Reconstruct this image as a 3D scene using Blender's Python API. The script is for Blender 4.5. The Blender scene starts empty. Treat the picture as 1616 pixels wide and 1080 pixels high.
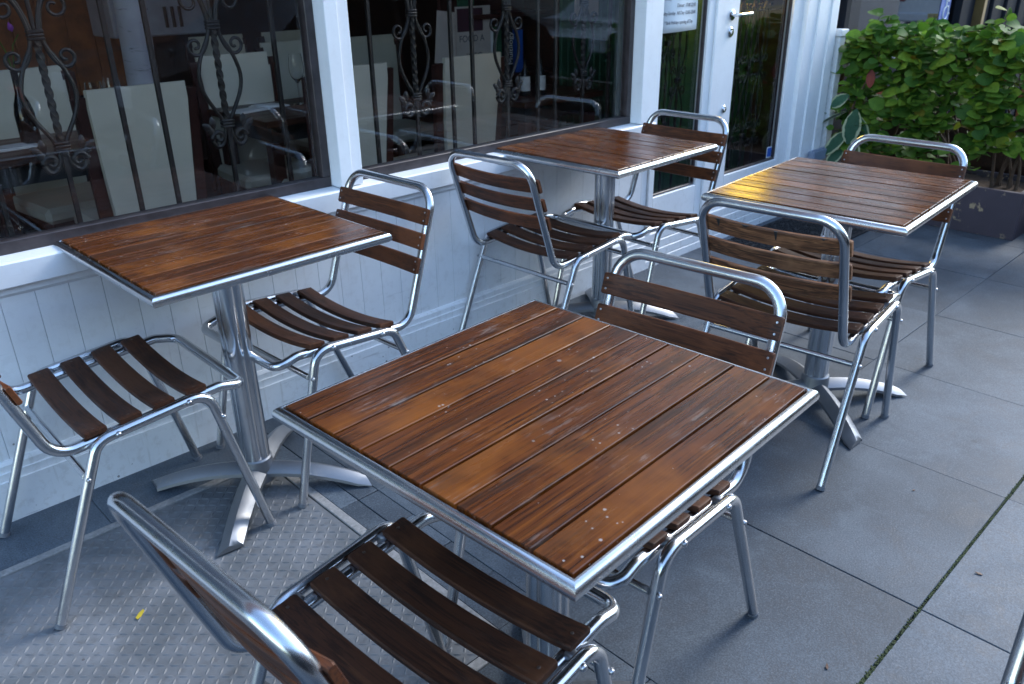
import bpy, bmesh, math, random
from mathutils import Vector, Matrix, Euler
random.seed(7)
R = math.radians
PI = math.pi
scn = bpy.context.scene
col = scn.collection

# ------------------------------------------------------------------ camera
cam_d = bpy.data.cameras.new('camera')
cam_d.lens = 28.61
cam_d.sensor_width = 36
cam_d.clip_start = 0.02
cam_d.clip_end = 500
cam_d.dof.use_dof = True
cam_d.dof.focus_distance = 1.75
cam_d.dof.aperture_fstop = 8.0
cam = bpy.data.objects.new('camera', cam_d)
col.objects.link(cam)
cam.matrix_world = (Matrix.Translation((-0.8, -2.302, 1.3805)) @ Matrix.Rotation(R(-43.816), 4, 'Z')
                    @ Matrix.Rotation(R(65.309), 4, 'X') @ Matrix.Rotation(R(-0.922), 4, 'Z'))
scn.camera = cam

# ------------------------------------------------------------------ light
SUN_EL, SUN_AZ = 38.0, -8.0          # azimuth measured from +x towards +y
world = bpy.data.worlds.new('World')
scn.world = world
world.use_nodes = True
wn = world.node_tree
bg = wn.nodes['Background']
sky = wn.nodes.new('ShaderNodeTexSky')
sky.sky_type = 'NISHITA'
sky.sun_disc = False
sky.sun_elevation = R(SUN_EL)
sky.sun_rotation = R(90 - SUN_AZ)
sky.air_density = 1.0
sky.dust_density = 0.6
sky.ozone_density = 1.0
tint = wn.nodes.new('ShaderNodeMixRGB')
tint.blend_type = 'MULTIPLY'
tint.inputs[0].default_value = 1.0
tint.inputs[2].default_value = (.96, 1.0, .99, 1)
wn.links.new(sky.outputs[0], tint.inputs[1])
wn.links.new(tint.outputs[0], bg.inputs[0])
bg.inputs[1].default_value = 0.15
sun_d = bpy.data.lights.new('sun', 'SUN')
sun_d.energy = 0.65
sun_d.angle = R(17)
sun_d.color = (1.0, 0.98, 0.94)
sun = bpy.data.objects.new('sun', sun_d)
col.objects.link(sun)
d = Vector((math.cos(R(SUN_EL)) * math.cos(R(SUN_AZ)), math.cos(R(SUN_EL)) * math.sin(R(SUN_AZ)), math.sin(R(SUN_EL))))
sun.rotation_euler = d.to_track_quat('Z', 'Y').to_euler()

scn.render.engine = 'CYCLES'
scn.view_settings.view_transform = 'Standard'
scn.view_settings.look = 'None'
scn.view_settings.exposure = 2.0
scn.view_settings.gamma = 1
scn.cycles.max_bounces = 10
scn.cycles.transparent_max_bounces = 16

# ------------------------------------------------------------------ node helpers
class NT:
    def __init__(s, name):
        s.m = bpy.data.materials.new(name)
        s.m.use_nodes = True
        s.t = s.m.node_tree
        s.p = s.t.nodes['Principled BSDF']
        s.out = s.t.nodes['Material Output']
    def n(s, kind, **kw):
        nd = s.t.nodes.new('ShaderNode' + kind)
        for k, v in kw.items():
            if k in nd.inputs.keys() if isinstance(k, str) else False:
                nd.inputs[k].default_value = v
            else:
                setattr(nd, k, v)
        return nd
    def l(s, a, b):
        s.t.links.new(a, b)
    def val(s, x):
        return x
    def math(s, op, a, b=None, c=None, clamp=False):
        nd = s.t.nodes.new('ShaderNodeMath'); nd.operation = op; nd.use_clamp = clamp
        for i, x in enumerate((a, b, c)):
            if x is None: continue
            if isinstance(x, (int, float)): nd.inputs[i].default_value = x
            else: s.l(x, nd.inputs[i])
        return nd.outputs[0]
    def vmath(s, op, a, b=None):
        nd = s.t.nodes.new('ShaderNodeVectorMath'); nd.operation = op
        for i, x in enumerate((a, b)):
            if x is None: continue
            if isinstance(x, (tuple, list)): nd.inputs[i].default_value = x
            else: s.l(x, nd.inputs[i])
        return nd.outputs[0]
    def noise(s, vec, scale, detail=4, rough=.55, dist=0):
        nd = s.t.nodes.new('ShaderNodeTexNoise')
        nd.inputs['Scale'].default_value = scale; nd.inputs['Detail'].default_value = detail
        nd.inputs['Roughness'].default_value = rough; nd.inputs['Distortion'].default_value = dist
        if vec is not None: s.l(vec, nd.inputs['Vector'])
        return nd.outputs['Fac']
    def ramp(s, fac, stops, interp='LINEAR'):
        nd = s.t.nodes.new('ShaderNodeValToRGB'); cr = nd.color_ramp; cr.interpolation = interp
        while len(cr.elements) > 1: cr.elements.remove(cr.elements[-1])
        for i, (pos, c) in enumerate(stops):
            if isinstance(c, (int, float)): c = (c, c, c)
            e = cr.elements[0] if i == 0 else cr.elements.new(pos)
            e.position = pos; e.color = (*c, 1)
        s.l(fac, nd.inputs[0])
        return nd.outputs[0]
    def mix(s, fac, a, b, mode='MIX'):
        nd = s.t.nodes.new('ShaderNodeMixRGB'); nd.blend_type = mode
        for i, x in enumerate((fac, a, b)):
            if isinstance(x, (int, float)): nd.inputs[i].default_value = x
            elif isinstance(x, (tuple, list)): nd.inputs[i].default_value = (*x, 1)
            else: s.l(x, nd.inputs[i])
        return nd.outputs[0]
    def bump(s, h, strength=.3, dist=.002):
        nd = s.t.nodes.new('ShaderNodeBump')
        nd.inputs['Strength'].default_value = strength; nd.inputs['Distance'].default_value = dist
        s.l(h, nd.inputs['Height']); s.l(nd.outputs[0], s.p.inputs['Normal'])
    def set(s, **kw):
        names = dict(color='Base Color', rough='Roughness', metal='Metallic', spec='Specular IOR Level', coat='Coat Weight', coatr='Coat Roughness', trans='Transmission Weight', ior='IOR')
        for k, v in kw.items():
            i = s.p.inputs[names[k]]
            if isinstance(v, (int, float)): i.default_value = v
            elif isinstance(v, (tuple, list)): i.default_value = (*v, 1)
            else: s.l(v, i)
        return s
    def obj(s):
        return s.n('TexCoord').outputs['Object']
    def pos(s):
        return s.n('NewGeometry').outputs['Position']
    def attr(s, name):
        nd = s.t.nodes.new('ShaderNodeAttribute'); nd.attribute_name = name
        return nd.outputs['Fac']

def plain(name, c, rough=.6, metal=0.0, spec=.5, var=.15, scale=12, bump=0.0):
    n = NT(name); v = n.obj()
    f = n.noise(v, scale, 5)
    a = tuple(max(0, x * (1 - var)) for x in c); b = tuple(min(1, x * (1 + var)) for x in c)
    n.set(color=n.ramp(f, [(.3, a), (.7, b)]), rough=n.math('ADD', n.math('MULTIPLY', f, .2), rough - .1), metal=metal, spec=spec)
    if bump: n.bump(n.noise(v, scale * 6, 4), bump, .002)
    return n.m

M = {}
def wood_mat(name, axis, dark, mid, light, stain=.6, specks=0.0, rough=.3, gscale=1.0, spec=.5, rings=0.0):
    n = NT(name)
    v = n.obj(); pid = n.attr('pid')
    rnd = n.n('ObjectInfo').outputs['Random']
    off = n.math('ADD', n.math('MULTIPLY', pid, 13.7), n.math('MULTIPLY', rnd, 41.0))
    comb = n.n('CombineXYZ'); n.l(off, comb.inputs[0]); n.l(n.math('MULTIPLY', off, 1.7), comb.inputs[1]); n.l(off, comb.inputs[2])
    v2 = n.vmath('ADD', v, comb.outputs[0])
    sc = (2.2, 105, 105) if axis == 'x' else (105, 2.2, 105)
    sc = tuple(a * gscale for a in sc)
    vg = n.vmath('MULTIPLY', v2, sc)
    g1 = n.noise(vg, 1.0, 8, .68, 1.2)
    sc2 = (3, 150, 150) if axis == 'x' else (150, 3, 150)
    vf = n.vmath('MULTIPLY', v2, sc2)
    g2 = n.noise(vf, 1.6, 3, .6, .2)
    sc3 = (4, 24, 24) if axis == 'x' else (24, 4, 24)
    vs = n.vmath('MULTIPLY', v2, sc3)
    g3 = n.noise(vs, 1.0, 5, .6, .6)
    c = n.ramp(g1, [(.33, dark), (.45, mid), (.54, mid), (.64, light)])
    c = n.mix(n.ramp(g2, [(.40, .9), (.53, 0.0)]), c, tuple(x * .35 for x in dark), 'MIX') if rings else n.mix(n.ramp(g2, [(.39, .65), (.50, 0.0)]), c, tuple(x * .5 for x in dark))
    if rings:
        w = n.t.nodes.new('ShaderNodeTexWave'); w.wave_type = 'RINGS'; w.rings_direction = 'Z'
        w.inputs['Scale'].default_value = rings; w.inputs['Distortion'].default_value = 5; w.inputs['Detail'].default_value = 3; w.inputs['Detail Scale'].default_value = 1.2
        vw = n.vmath('MULTIPLY', v2, (.25, 1, 1) if axis == 'x' else (1, .12, 1)); n.l(vw, w.inputs['Vector'])
        c = n.mix(n.ramp(w.outputs['Fac'], [(.45, .0), (.9, .55)]), c, tuple(x * .6 for x in dark))
    # dark weather stains and bleached spots
    c = n.mix(n.math('MULTIPLY', n.ramp(g3, [(.47, 0.0), (.61, stain)]), n.ramp(g2, [(.40, 1.3), (.60, .35)])), c, (dark[0] * .55, dark[1] * .75, dark[2] * .9))
    g4 = n.noise(v2, 4.3, 4, .6)
    c = n.mix(n.ramp(g4, [(.50, 0.0), (.64, .6)]), c, tuple(x * 1.25 for x in light))
    # every plank has its own tone
    wn_ = n.t.nodes.new('ShaderNodeTexWhiteNoise'); wn_.noise_dimensions = '1D'; n.l(n.math('ADD', n.math('MULTIPLY', pid, 9.13), rnd), wn_.inputs['W'])
    c = n.mix(1.0, c, n.ramp(wn_.outputs['Value'], [(0, (.86, .85, .84)), (1, (1.15, 1.14, 1.10))]), 'MULTIPLY')
    r = n.math('ADD', n.math('MULTIPLY', g1, .22), rough - .08)
    r = n.math('ADD', r, n.ramp(g3, [(.4, 0.0), (.65, .16)]))
    if specks:
        vo = n.t.nodes.new('ShaderNodeTexVoronoi'); vo.inputs['Scale'].default_value = 22; n.l(v2, vo.inputs['Vector'])
        sz = n.noise(v2, 9, 3, .7)
        th = n.math('MULTIPLY', n.ramp(sz, [(.48, 0.0), (.66, 1.0)]), .15 * specks)
        dn = n.math('ADD', vo.outputs['Distance'], n.math('MULTIPLY', n.noise(v2, 160, 2), .05))
        msk = n.math('LESS_THAN', dn, th)
        c = n.mix(n.math('MULTIPLY', msk, .45), c, (.42, .38, .35))
        vo2 = n.t.nodes.new('ShaderNodeTexVoronoi'); vo2.inputs['Scale'].default_value = 70; n.l(v2, vo2.inputs['Vector'])
        th2 = n.math('MULTIPLY', n.ramp(n.noise(v2, 6.5, 3, .7), [(.50, 0.0), (.64, 1.0)]), .20 * specks)
        msk2 = n.math('LESS_THAN', n.math('ADD', vo2.outputs['Distance'], n.math('MULTIPLY', n.noise(v2, 300, 2), .05)), th2)
        c = n.mix(n.math('MULTIPLY', msk2, .6), c, (.5, .47, .44))
        # scuffed, whitish worn streaks
        sv = n.vmath('MULTIPLY', v2, (9, 90, 90) if axis == 'x' else (90, 9, 90))
        sf = n.math('MULTIPLY', n.ramp(n.noise(sv, 1, 4, .7, .5), [(.53, 0.0), (.64, 1.0)]), n.ramp(n.noise(v2, 7, 3, .7), [(.53, 0.0), (.64, .30 * specks)]))
        c = n.mix(sf, c, (.32, .28, .25))
        r = n.math('ADD', r, n.math('MULTIPLY', sf, .3))
    n.set(color=c, rough=r, spec=spec)
    n.bump(n.math('ADD', n.math('MULTIPLY', g2, .6), g1), .35, .0012)
    return n.m

M['table_wood'] = wood_mat('varnished_table_wood', 'x', (.034, .0105, .0035), (.108, .029, .0052), (.19, .060, .0095), .6, .95, .16, 1.0, .40)
M['seat_wood'] = wood_mat('dark_seat_wood', 'y', (.030, .012, .007), (.062, .022, .010), (.090, .034, .014), .4, 0.08, .46, .8, .28)
M['back_wood'] = wood_mat('dark_back_wood', 'y', (.042, .014, .007), (.108, .033, .011), (.17, .055, .020), .5, 0.1, .40, .8, .32)
M['worn_wood'] = wood_mat('worn_oak', 'y', (.12, .048, .021), (.24, .10, .044), (.35, .165, .075), .2, .25, .5, .8, .4, 34)
M['interior_wood'] = wood_mat('interior_wood', 'x', (.02, .007, .004), (.05, .016, .008), (.09, .032, .014), .3, 0, .3, .5)
M['bench_wood'] = plain('turned_bench_wood', (.26, .12, .05), .5, var=.3, scale=20)

def alu_mat(name, base, rough, wear=.25, dirt=.3):
    n = NT(name); v = n.obj()
    rnd = n.n('ObjectInfo').outputs['Random']
    comb = n.n('CombineXYZ'); 
    for i in range(3): n.l(n.math('MULTIPLY', rnd, 9.0), comb.inputs[i])
    v = n.vmath('ADD', v, comb.outputs[0])
    f = n.noise(v, 7, 5, .6); f2 = n.noise(v, 60, 4, .65); f3 = n.noise(v, 260, 2, .5)
    c = n.ramp(f, [(.3, tuple(x * .86 for x in base)), (.65, base)])
    c = n.mix(n.ramp(n.noise(v, 22, 6, .7), [(.60, 0.0), (.70, dirt)]), c, (.45, .40, .33))
    r = n.math('ADD', n.math('MULTIPLY', f, wear), rough - wear * .5)
    r = n.math('ADD', r, n.ramp(f2, [(.52, 0.0), (.66, .03)]))
    n.set(color=c, rough=r, metal=1.0)
    n.bump(n.noise(v, 14, 2, .5), .05, .0006)
    return n.m
M['alu'] = alu_mat('polished_aluminium', (.66, .67, .69), .22, .2, .35)
M['rim'] = alu_mat('brushed_aluminium_edging', (.72, .72, .72), .24, .25, .5)
M['cast'] = alu_mat('cast_aluminium', (.31, .32, .34), .48, .2, .4)
M['bolt'] = plain('bolt_steel', (.55, .55, .57), .3, 1.0)
M['screw'] = plain('tarnished_screw', (.10, .07, .055), .4, .6)
M['cap'] = plain('grey_plastic_cap', (.16, .17, .19), .5)
M['black_plastic'] = plain('black_plastic', (.02, .02, .02), .5)

# white paint
def paint_mat(name, base, rough=.42, grime=.18):
    n = NT(name); p = n.pos()
    f = n.noise(p, 3, 5, .6); f2 = n.noise(p, 34, 5, .7)
    c = n.ramp(f, [(.38, tuple(x * .94 for x in base)), (.6, base)])
    sep = n.n('SeparateXYZ'); n.l(p, sep.inputs[0])
    low = n.ramp(sep.outputs[2], [(0.0, 1.0), (.25, .55), (.7, .22)])
    g = n.math('MULTIPLY', n.ramp(f2, [(.52, 0.0), (.64, grime)]), low)
    c = n.mix(g, c, (.30, .24, .18))
    vo = n.t.nodes.new('ShaderNodeTexVoronoi'); vo.inputs['Scale'].default_value = 26; n.l(p, vo.inputs['Vector'])
    th = n.math('MULTIPLY', n.ramp(n.noise(p, 11, 2), [(.50, 0.0), (.66, .13)]), low)
    c = n.mix(n.math('MULTIPLY', n.math('LESS_THAN', vo.outputs['Distance'], th), .75), c, (.12, .10, .09))
    sv = n.vmath('MULTIPLY', p, (6, 6, 60)); sc_ = n.math('MULTIPLY', n.ramp(n.noise(sv, 1, 4, .7, .6), [(.60, 0.0), (.66, 1.0)]), n.ramp(n.noise(p, 2.6, 3), [(.50, 0.0), (.60, .45)]))
    c = n.mix(n.math('MULTIPLY', sc_, low), c, (.30, .29, .29))
    dv = n.vmath('MULTIPLY', p, (70, 70, 4)); dr_ = n.math('MULTIPLY', n.ramp(n.noise(dv, 1, 3, .6), [(.60, 0.0), (.70, .35)]), low)
    c = n.mix(dr_, c, (.50, .47, .42))
    n.set(color=c, rough=n.math('ADD', n.math('MULTIPLY', f2, .2), rough - .1))
    n.bump(n.math('ADD', n.noise(p, 90, 4, .6), n.math('MULTIPLY', f2, .8)), .16, .0015)
    return n.m
M['white'] = paint_mat('white_gloss_paint', (.88, .89, .90))
M['peel'] = paint_mat('peeling_white_paint', (.68, .70, .72), .55, .9)
M['brown_frame'] = plain('dark_brown_window_frame', (.045, .035, .036), .4, var=.35, scale=25)

# paving slabs
def slab_mat():
    n = NT('slate_paving'); p = n.pos(); pid = n.attr('pid')
    sh = n.n('CombineXYZ'); n.l(n.math('MULTIPLY', pid, 17.0), sh.inputs[2])
    q = n.vmath('ADD', p, sh.outputs[0])
    f = n.noise(q, 2.4, 6, .62, .4); f2 = n.noise(q, 230, 3, .7); f3 = n.noise(q, 9, 6, .72, 1.2); f4 = n.noise(q, 90, 3, .6)
    c = n.ramp(f, [(.38, (.042, .058, .078)), (.5, (.062, .084, .110)), (.62, (.086, .112, .142))])
    c = n.mix(n.ramp(f3, [(.52, 0.0), (.68, .45)]), c, (.125, .156, .185))
    c = n.mix(n.ramp(f3, [(.34, .5), (.46, 0.0)]), c, (.045, .052, .064))
    c = n.mix(n.ramp(f2, [(.38, .55), (.49, 0.0)]), c, (.035, .038, .045))
    c = n.mix(n.ramp(f2, [(.53, 0.0), (.66, .35)]), c, (.20, .22, .25))
    tone = n.t.nodes.new('ShaderNodeTexWhiteNoise'); tone.noise_dimensions = '1D'; n.l(pid, tone.inputs['W'])
    c = n.mix(1, c, n.ramp(tone.outputs['Value'], [(0, .80), (1, 1.14)]), 'MULTIPLY')
    vo = n.t.nodes.new('ShaderNodeTexVoronoi'); vo.inputs['Scale'].default_value = 9; n.l(q, vo.inputs['Vector'])
    c = n.mix(n.math('MULTIPLY', n.math('LESS_THAN', vo.outputs['Distance'], n.ramp(n.noise(q, 5, 2), [(.50, 0.0), (.64, .10)])), .55), c, (.03, .032, .036))
    n.set(color=c, rough=n.math('ADD', n.math('MULTIPLY', f3, .3), .42), spec=.45)
    n.bump(n.math('ADD', n.math('MULTIPLY', f4, .8), f2), .4, .0012)
    return n.m
M['slab'] = slab_mat()
M['dirt'] = plain('joint_dirt', (.06, .064, .06), .95, var=.5, scale=60)
M['asphalt'] = plain('asphalt', (.05, .05, .052), .85, var=.3, scale=60, bump=.5)
M['kerb'] = plain('granite_kerb', (.25, .25, .25), .8, var=.25, scale=90, bump=.3)
M['moss'] = plain('moss', (.045, .060, .022), .95, var=.6, scale=120, bump=.6)
def plate_mat():
    n = NT('galvanised_tread_plate'); p = n.pos()
    f = n.noise(p, 5, 5, .65, .5); f2 = n.noise(p, 90, 4, .7); f3 = n.noise(p, 25, 4, .7)
    c = n.ramp(f, [(.38, (.115, .125, .135)), (.62, (.19, .20, .215))])
    c = n.mix(n.ramp(f3, [(.52, 0.0), (.66, .5)]), c, (.10, .10, .10))
    c = n.mix(n.ramp(f2, [(.58, 0.0), (.75, .45)]), c, (.18, .17, .16))
    vo = n.t.nodes.new('ShaderNodeTexVoronoi'); vo.inputs['Scale'].default_value = 6.5
    n.l(n.vmath('ADD', p, (0, 0, 0)), vo.inputs['Vector'])
    dd = n.math('ADD', vo.outputs['Distance'], n.math('MULTIPLY', n.noise(p, 40, 3), .12))
    c = n.mix(n.math('MULTIPLY', n.math('LESS_THAN', dd, n.ramp(n.noise(p, 3.1, 2), [(.45, .08), (.62, .22)])), .75), c, (.06, .055, .055))
    n.set(color=c, metal=.08, rough=n.math('ADD', n.math('MULTIPLY', f2, .3), .42), spec=.35)
    n.bump(f2, .35, .001)
    return n.m
M['plate'] = plate_mat()
M['mat'] = plain('doormat_pile', (.018, .019, .022), .95, var=.9, scale=300, bump=1.0)
M['iron'] = plain('wrought_iron', (.012, .010, .009), .5, .0, var=.4, scale=40)
def cream_mat():
    n = NT('cream_leather'); v = n.obj()
    f = n.noise(v, 4, 4); 
    n.set(color=n.ramp(f, [(.3, (.56, .52, .41)), (.7, (.66, .62, .50))]), rough=.45)
    n.bump(n.noise(v, 160, 4), .15, .001)
    return n.m
M['cream'] = cream_mat()
M['oxblood'] = plain('dark_red_wood', (.045, .014, .010), .35, var=.3)
M['brown_wall'] = plain('brown_wall', (.040, .016, .009), .6, var=.3, scale=5)
M['orange_wall'] = plain('orange_timber_wall', (.30, .10, .03), .6, var=.45, scale=9)
M['floor_in'] = plain('dark_floor_boards', (.04, .02, .013), .4, var=.3)
M['ceiling'] = plain('ceiling_paint', (.45, .42, .38), .8)
M['green_panel'] = plain('green_boarded_panel', (.022, .085, .042), .6, var=.25, scale=6)
M['grey_panel'] = plain('pale_grey_cabinet', (.38, .39, .46), .5)
def bark_mat():
    n = NT('birch_bark'); v = n.obj()
    f = n.noise(n.vmath('MULTIPLY', v, (5, 5, 26)), 1, 5, .7, .6); g = n.noise(v, 3, 3)
    c = n.ramp(g, [(.3, (.30, .30, .34)), (.7, (.55, .55, .60))])
    c = n.mix(n.ramp(f, [(.6, 0.0), (.68, .95)]), c, (.03, .025, .022))
    n.set(color=c, rough=.8)
    n.bump(f, .4, .004)
    return n.m
M['birch'] = bark_mat()

def glass_mat(name, tint=(.86, .89, .9), r0=.05):
    n = NT(name)
    n.t.nodes.remove(n.p)
    lw = n.n('LayerWeight'); lw.inputs['Blend'].default_value = .5
    fr = n.math('ADD', n.math('MULTIPLY', n.math('POWER', lw.outputs['Facing'], 5.0), 1 - r0), r0, clamp=True)
    tr = n.n('BsdfTransparent'); tr.inputs['Color'].default_value = (*tint, 1)
    gl = n.n('BsdfGlossy'); gl.inputs['Roughness'].default_value = .012; gl.inputs['Color'].default_value = (.95, .97, 1, 1)
    mx = n.n('MixShader'); n.l(fr, mx.inputs[0]); n.l(tr.outputs[0], mx.inputs[1]); n.l(gl.outputs[0], mx.inputs[2])
    n.l(mx.outputs[0], n.out.inputs['Surface'])
    return n.m
M['glass'] = glass_mat('window_glass', (.93, .925, .92), .038)
M['dark_glass'] = glass_mat('tinted_shop_glass', (.25, .27, .3), .10)
def real_glass():
    n = NT('drinking_glass'); n.set(color=(1, 1, 1), rough=.0, trans=1.0, ior=1.3); return n.m
M['wineglass'] = real_glass()
M['bottle'] = plain('dark_bottle', (.012, .010, .010), .12)
M['label'] = plain('white_label', (.7, .7, .68), .6)
M['purple'] = plain('purple_petals', (.25, .05, .35), .6)
def leaf_mat(name, a, b, under=1.0, var=None):
    n = NT(name); 
    rnd = n.attr('pid'); v = n.obj()
    wn_ = n.t.nodes.new('ShaderNodeTexWhiteNoise'); wn_.noise_dimensions = '1D'; n.l(rnd, wn_.inputs['W'])
    c = n.ramp(wn_.outputs['Value'], [(0, tuple(x * .7 for x in a)), (.3, a), (.8, b), (.95, tuple(x * 1.2 for x in b)), (.975, (b[0] * 1.6, b[1] * .9, b[2] * .6)), (1.0, (b[0] * 1.2, b[1] * .4, b[2] * .7))])
    f = n.noise(v, 60, 4, .6)
    c = n.mix(n.ramp(f, [(.35, .35), (.6, 0.0)]), c, tuple(x * .6 for x in a))
    if var:
        e = n.attr('edge'); c = n.mix(n.ramp(n.math('ADD', e, n.math('MULTIPLY', n.noise(v, 30, 4, .7), .5)), [(.95, 0.0), (1.08, .95)]), c, var)
    n.set(color=c, rough=.6, spec=.25)
    tl = n.n('BsdfTranslucent'); n.l(n.mix(1, c, (1.1, 1.3, .5), 'MULTIPLY'), tl.inputs['Color'])
    mx = n.n('MixShader'); mx.inputs[0].default_value = .28; n.l(n.p.outputs[0], mx.inputs[1]); n.l(tl.outputs[0], mx.inputs[2])
    n.l(mx.outputs[0], n.out.inputs['Surface'])
    return n.m
M['leaf'] = leaf_mat('hedge_leaf', (.045, .125, .018), (.15, .27, .035))
M['rubber_leaf'] = leaf_mat('variegated_leaf', (.03, .09, .05), (.06, .15, .09), var=(.48, .52, .34))
M['red_leaf'] = leaf_mat('red_new_leaf', (.28, .07, .06), (.38, .12, .10))
M['bark'] = plain('shrub_bark', (.09, .055, .035), .85, var=.35, scale=40, bump=.4)
M['soil'] = plain('soil', (.05, .03, .018), .95, var=.5, scale=80, bump=1.0)
def planter_mat():
    n = NT('chipped_purple_grey_paint'); v = n.obj()
    f = n.noise(v, 5, 4); f2 = n.noise(v, 16, 6, .7, .3)
    c = n.ramp(f, [(.3, (.045, .036, .050)), (.7, (.065, .052, .068))])
    g = n.noise(v, 4.2, 2)
    c = n.mix(n.math('MULTIPLY', n.ramp(f2, [(.60, 0.0), (.615, 1.0)]), n.ramp(g, [(.46, 0.0), (.52, 1.0)])), c, (.36, .28, .17))
    n.set(color=c, rough=.55); n.bump(f2, .3, .002)
    return n.m
M['planter'] = planter_mat()
M['paper'] = plain('white_paper', (.74, .80, .84), .7, var=.06, scale=8)
M['menu'] = plain('cream_card', (.50, .42, .36), .7, var=.1)
M['maroon'] = plain('maroon_card', (.06, .02, .03), .6)
M['ink'] = plain('grey_ink', (.05, .055, .08), .7)
M['ink_pale'] = plain('grey_table_shade', (.46, .50, .56), .7)
M['blue'] = plain('blue_sign', (.02, .10, .42), .45)
M['sign_white'] = plain('sign_white', (.75, .76, .78), .5, var=.05)
M['chrome'] = plain('chrome', (.75, .75, .76), .12, 1.0)
M['charcoal'] = plain('charcoal_paint', (.010, .012, .018), .8, spec=.2, var=.2)
M['sill_grey'] = plain('weathered_grey_sill', (.22, .23, .26), .6, var=.2)
M['bronze'] = plain('bronze_strip', (.16, .11, .045), .45, .5)
M['pole'] = plain('brown_pole', (.11, .05, .025), .6, var=.3, scale=25)
M['vanwhite'] = plain('white_van_paint', (.62, .63, .66), .25, var=.04)
M['plate_yellow'] = plain('yellow_plate', (.65, .45, .05), .45, var=.08)
M['tyre'] = plain('tyre_rubber', (.02, .02, .02), .8)
M['brick'] = plain('brick', (.20, .09, .06), .85, var=.35, scale=14)
M['stucco'] = plain('stucco', (.16, .155, .14), .85, var=.1)
M['roof'] = plain('slate_roof', (.06, .06, .07), .7)
M['redlight'] = plain('red_lens', (.35, .02, .02), .2)
M['yellow_leaf'] = plain('yellow_leaf', (.55, .40, .03), .6, var=.2)
M['yellow_glow'] = plain('glowing_yellow', (.85, .58, .04), .6, var=.05)
_p = M['yellow_glow'].node_tree.nodes['Principled BSDF']; _p.inputs['Emission Color'].default_value = (1.0, .62, .06, 1); _p.inputs['Emission Strength'].default_value = 3.0  # emission makes the added door panel glow yellow
M['greybox'] = plain('blue_grey_plastic', (.22, .27, .36), .4, var=.1)

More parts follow.
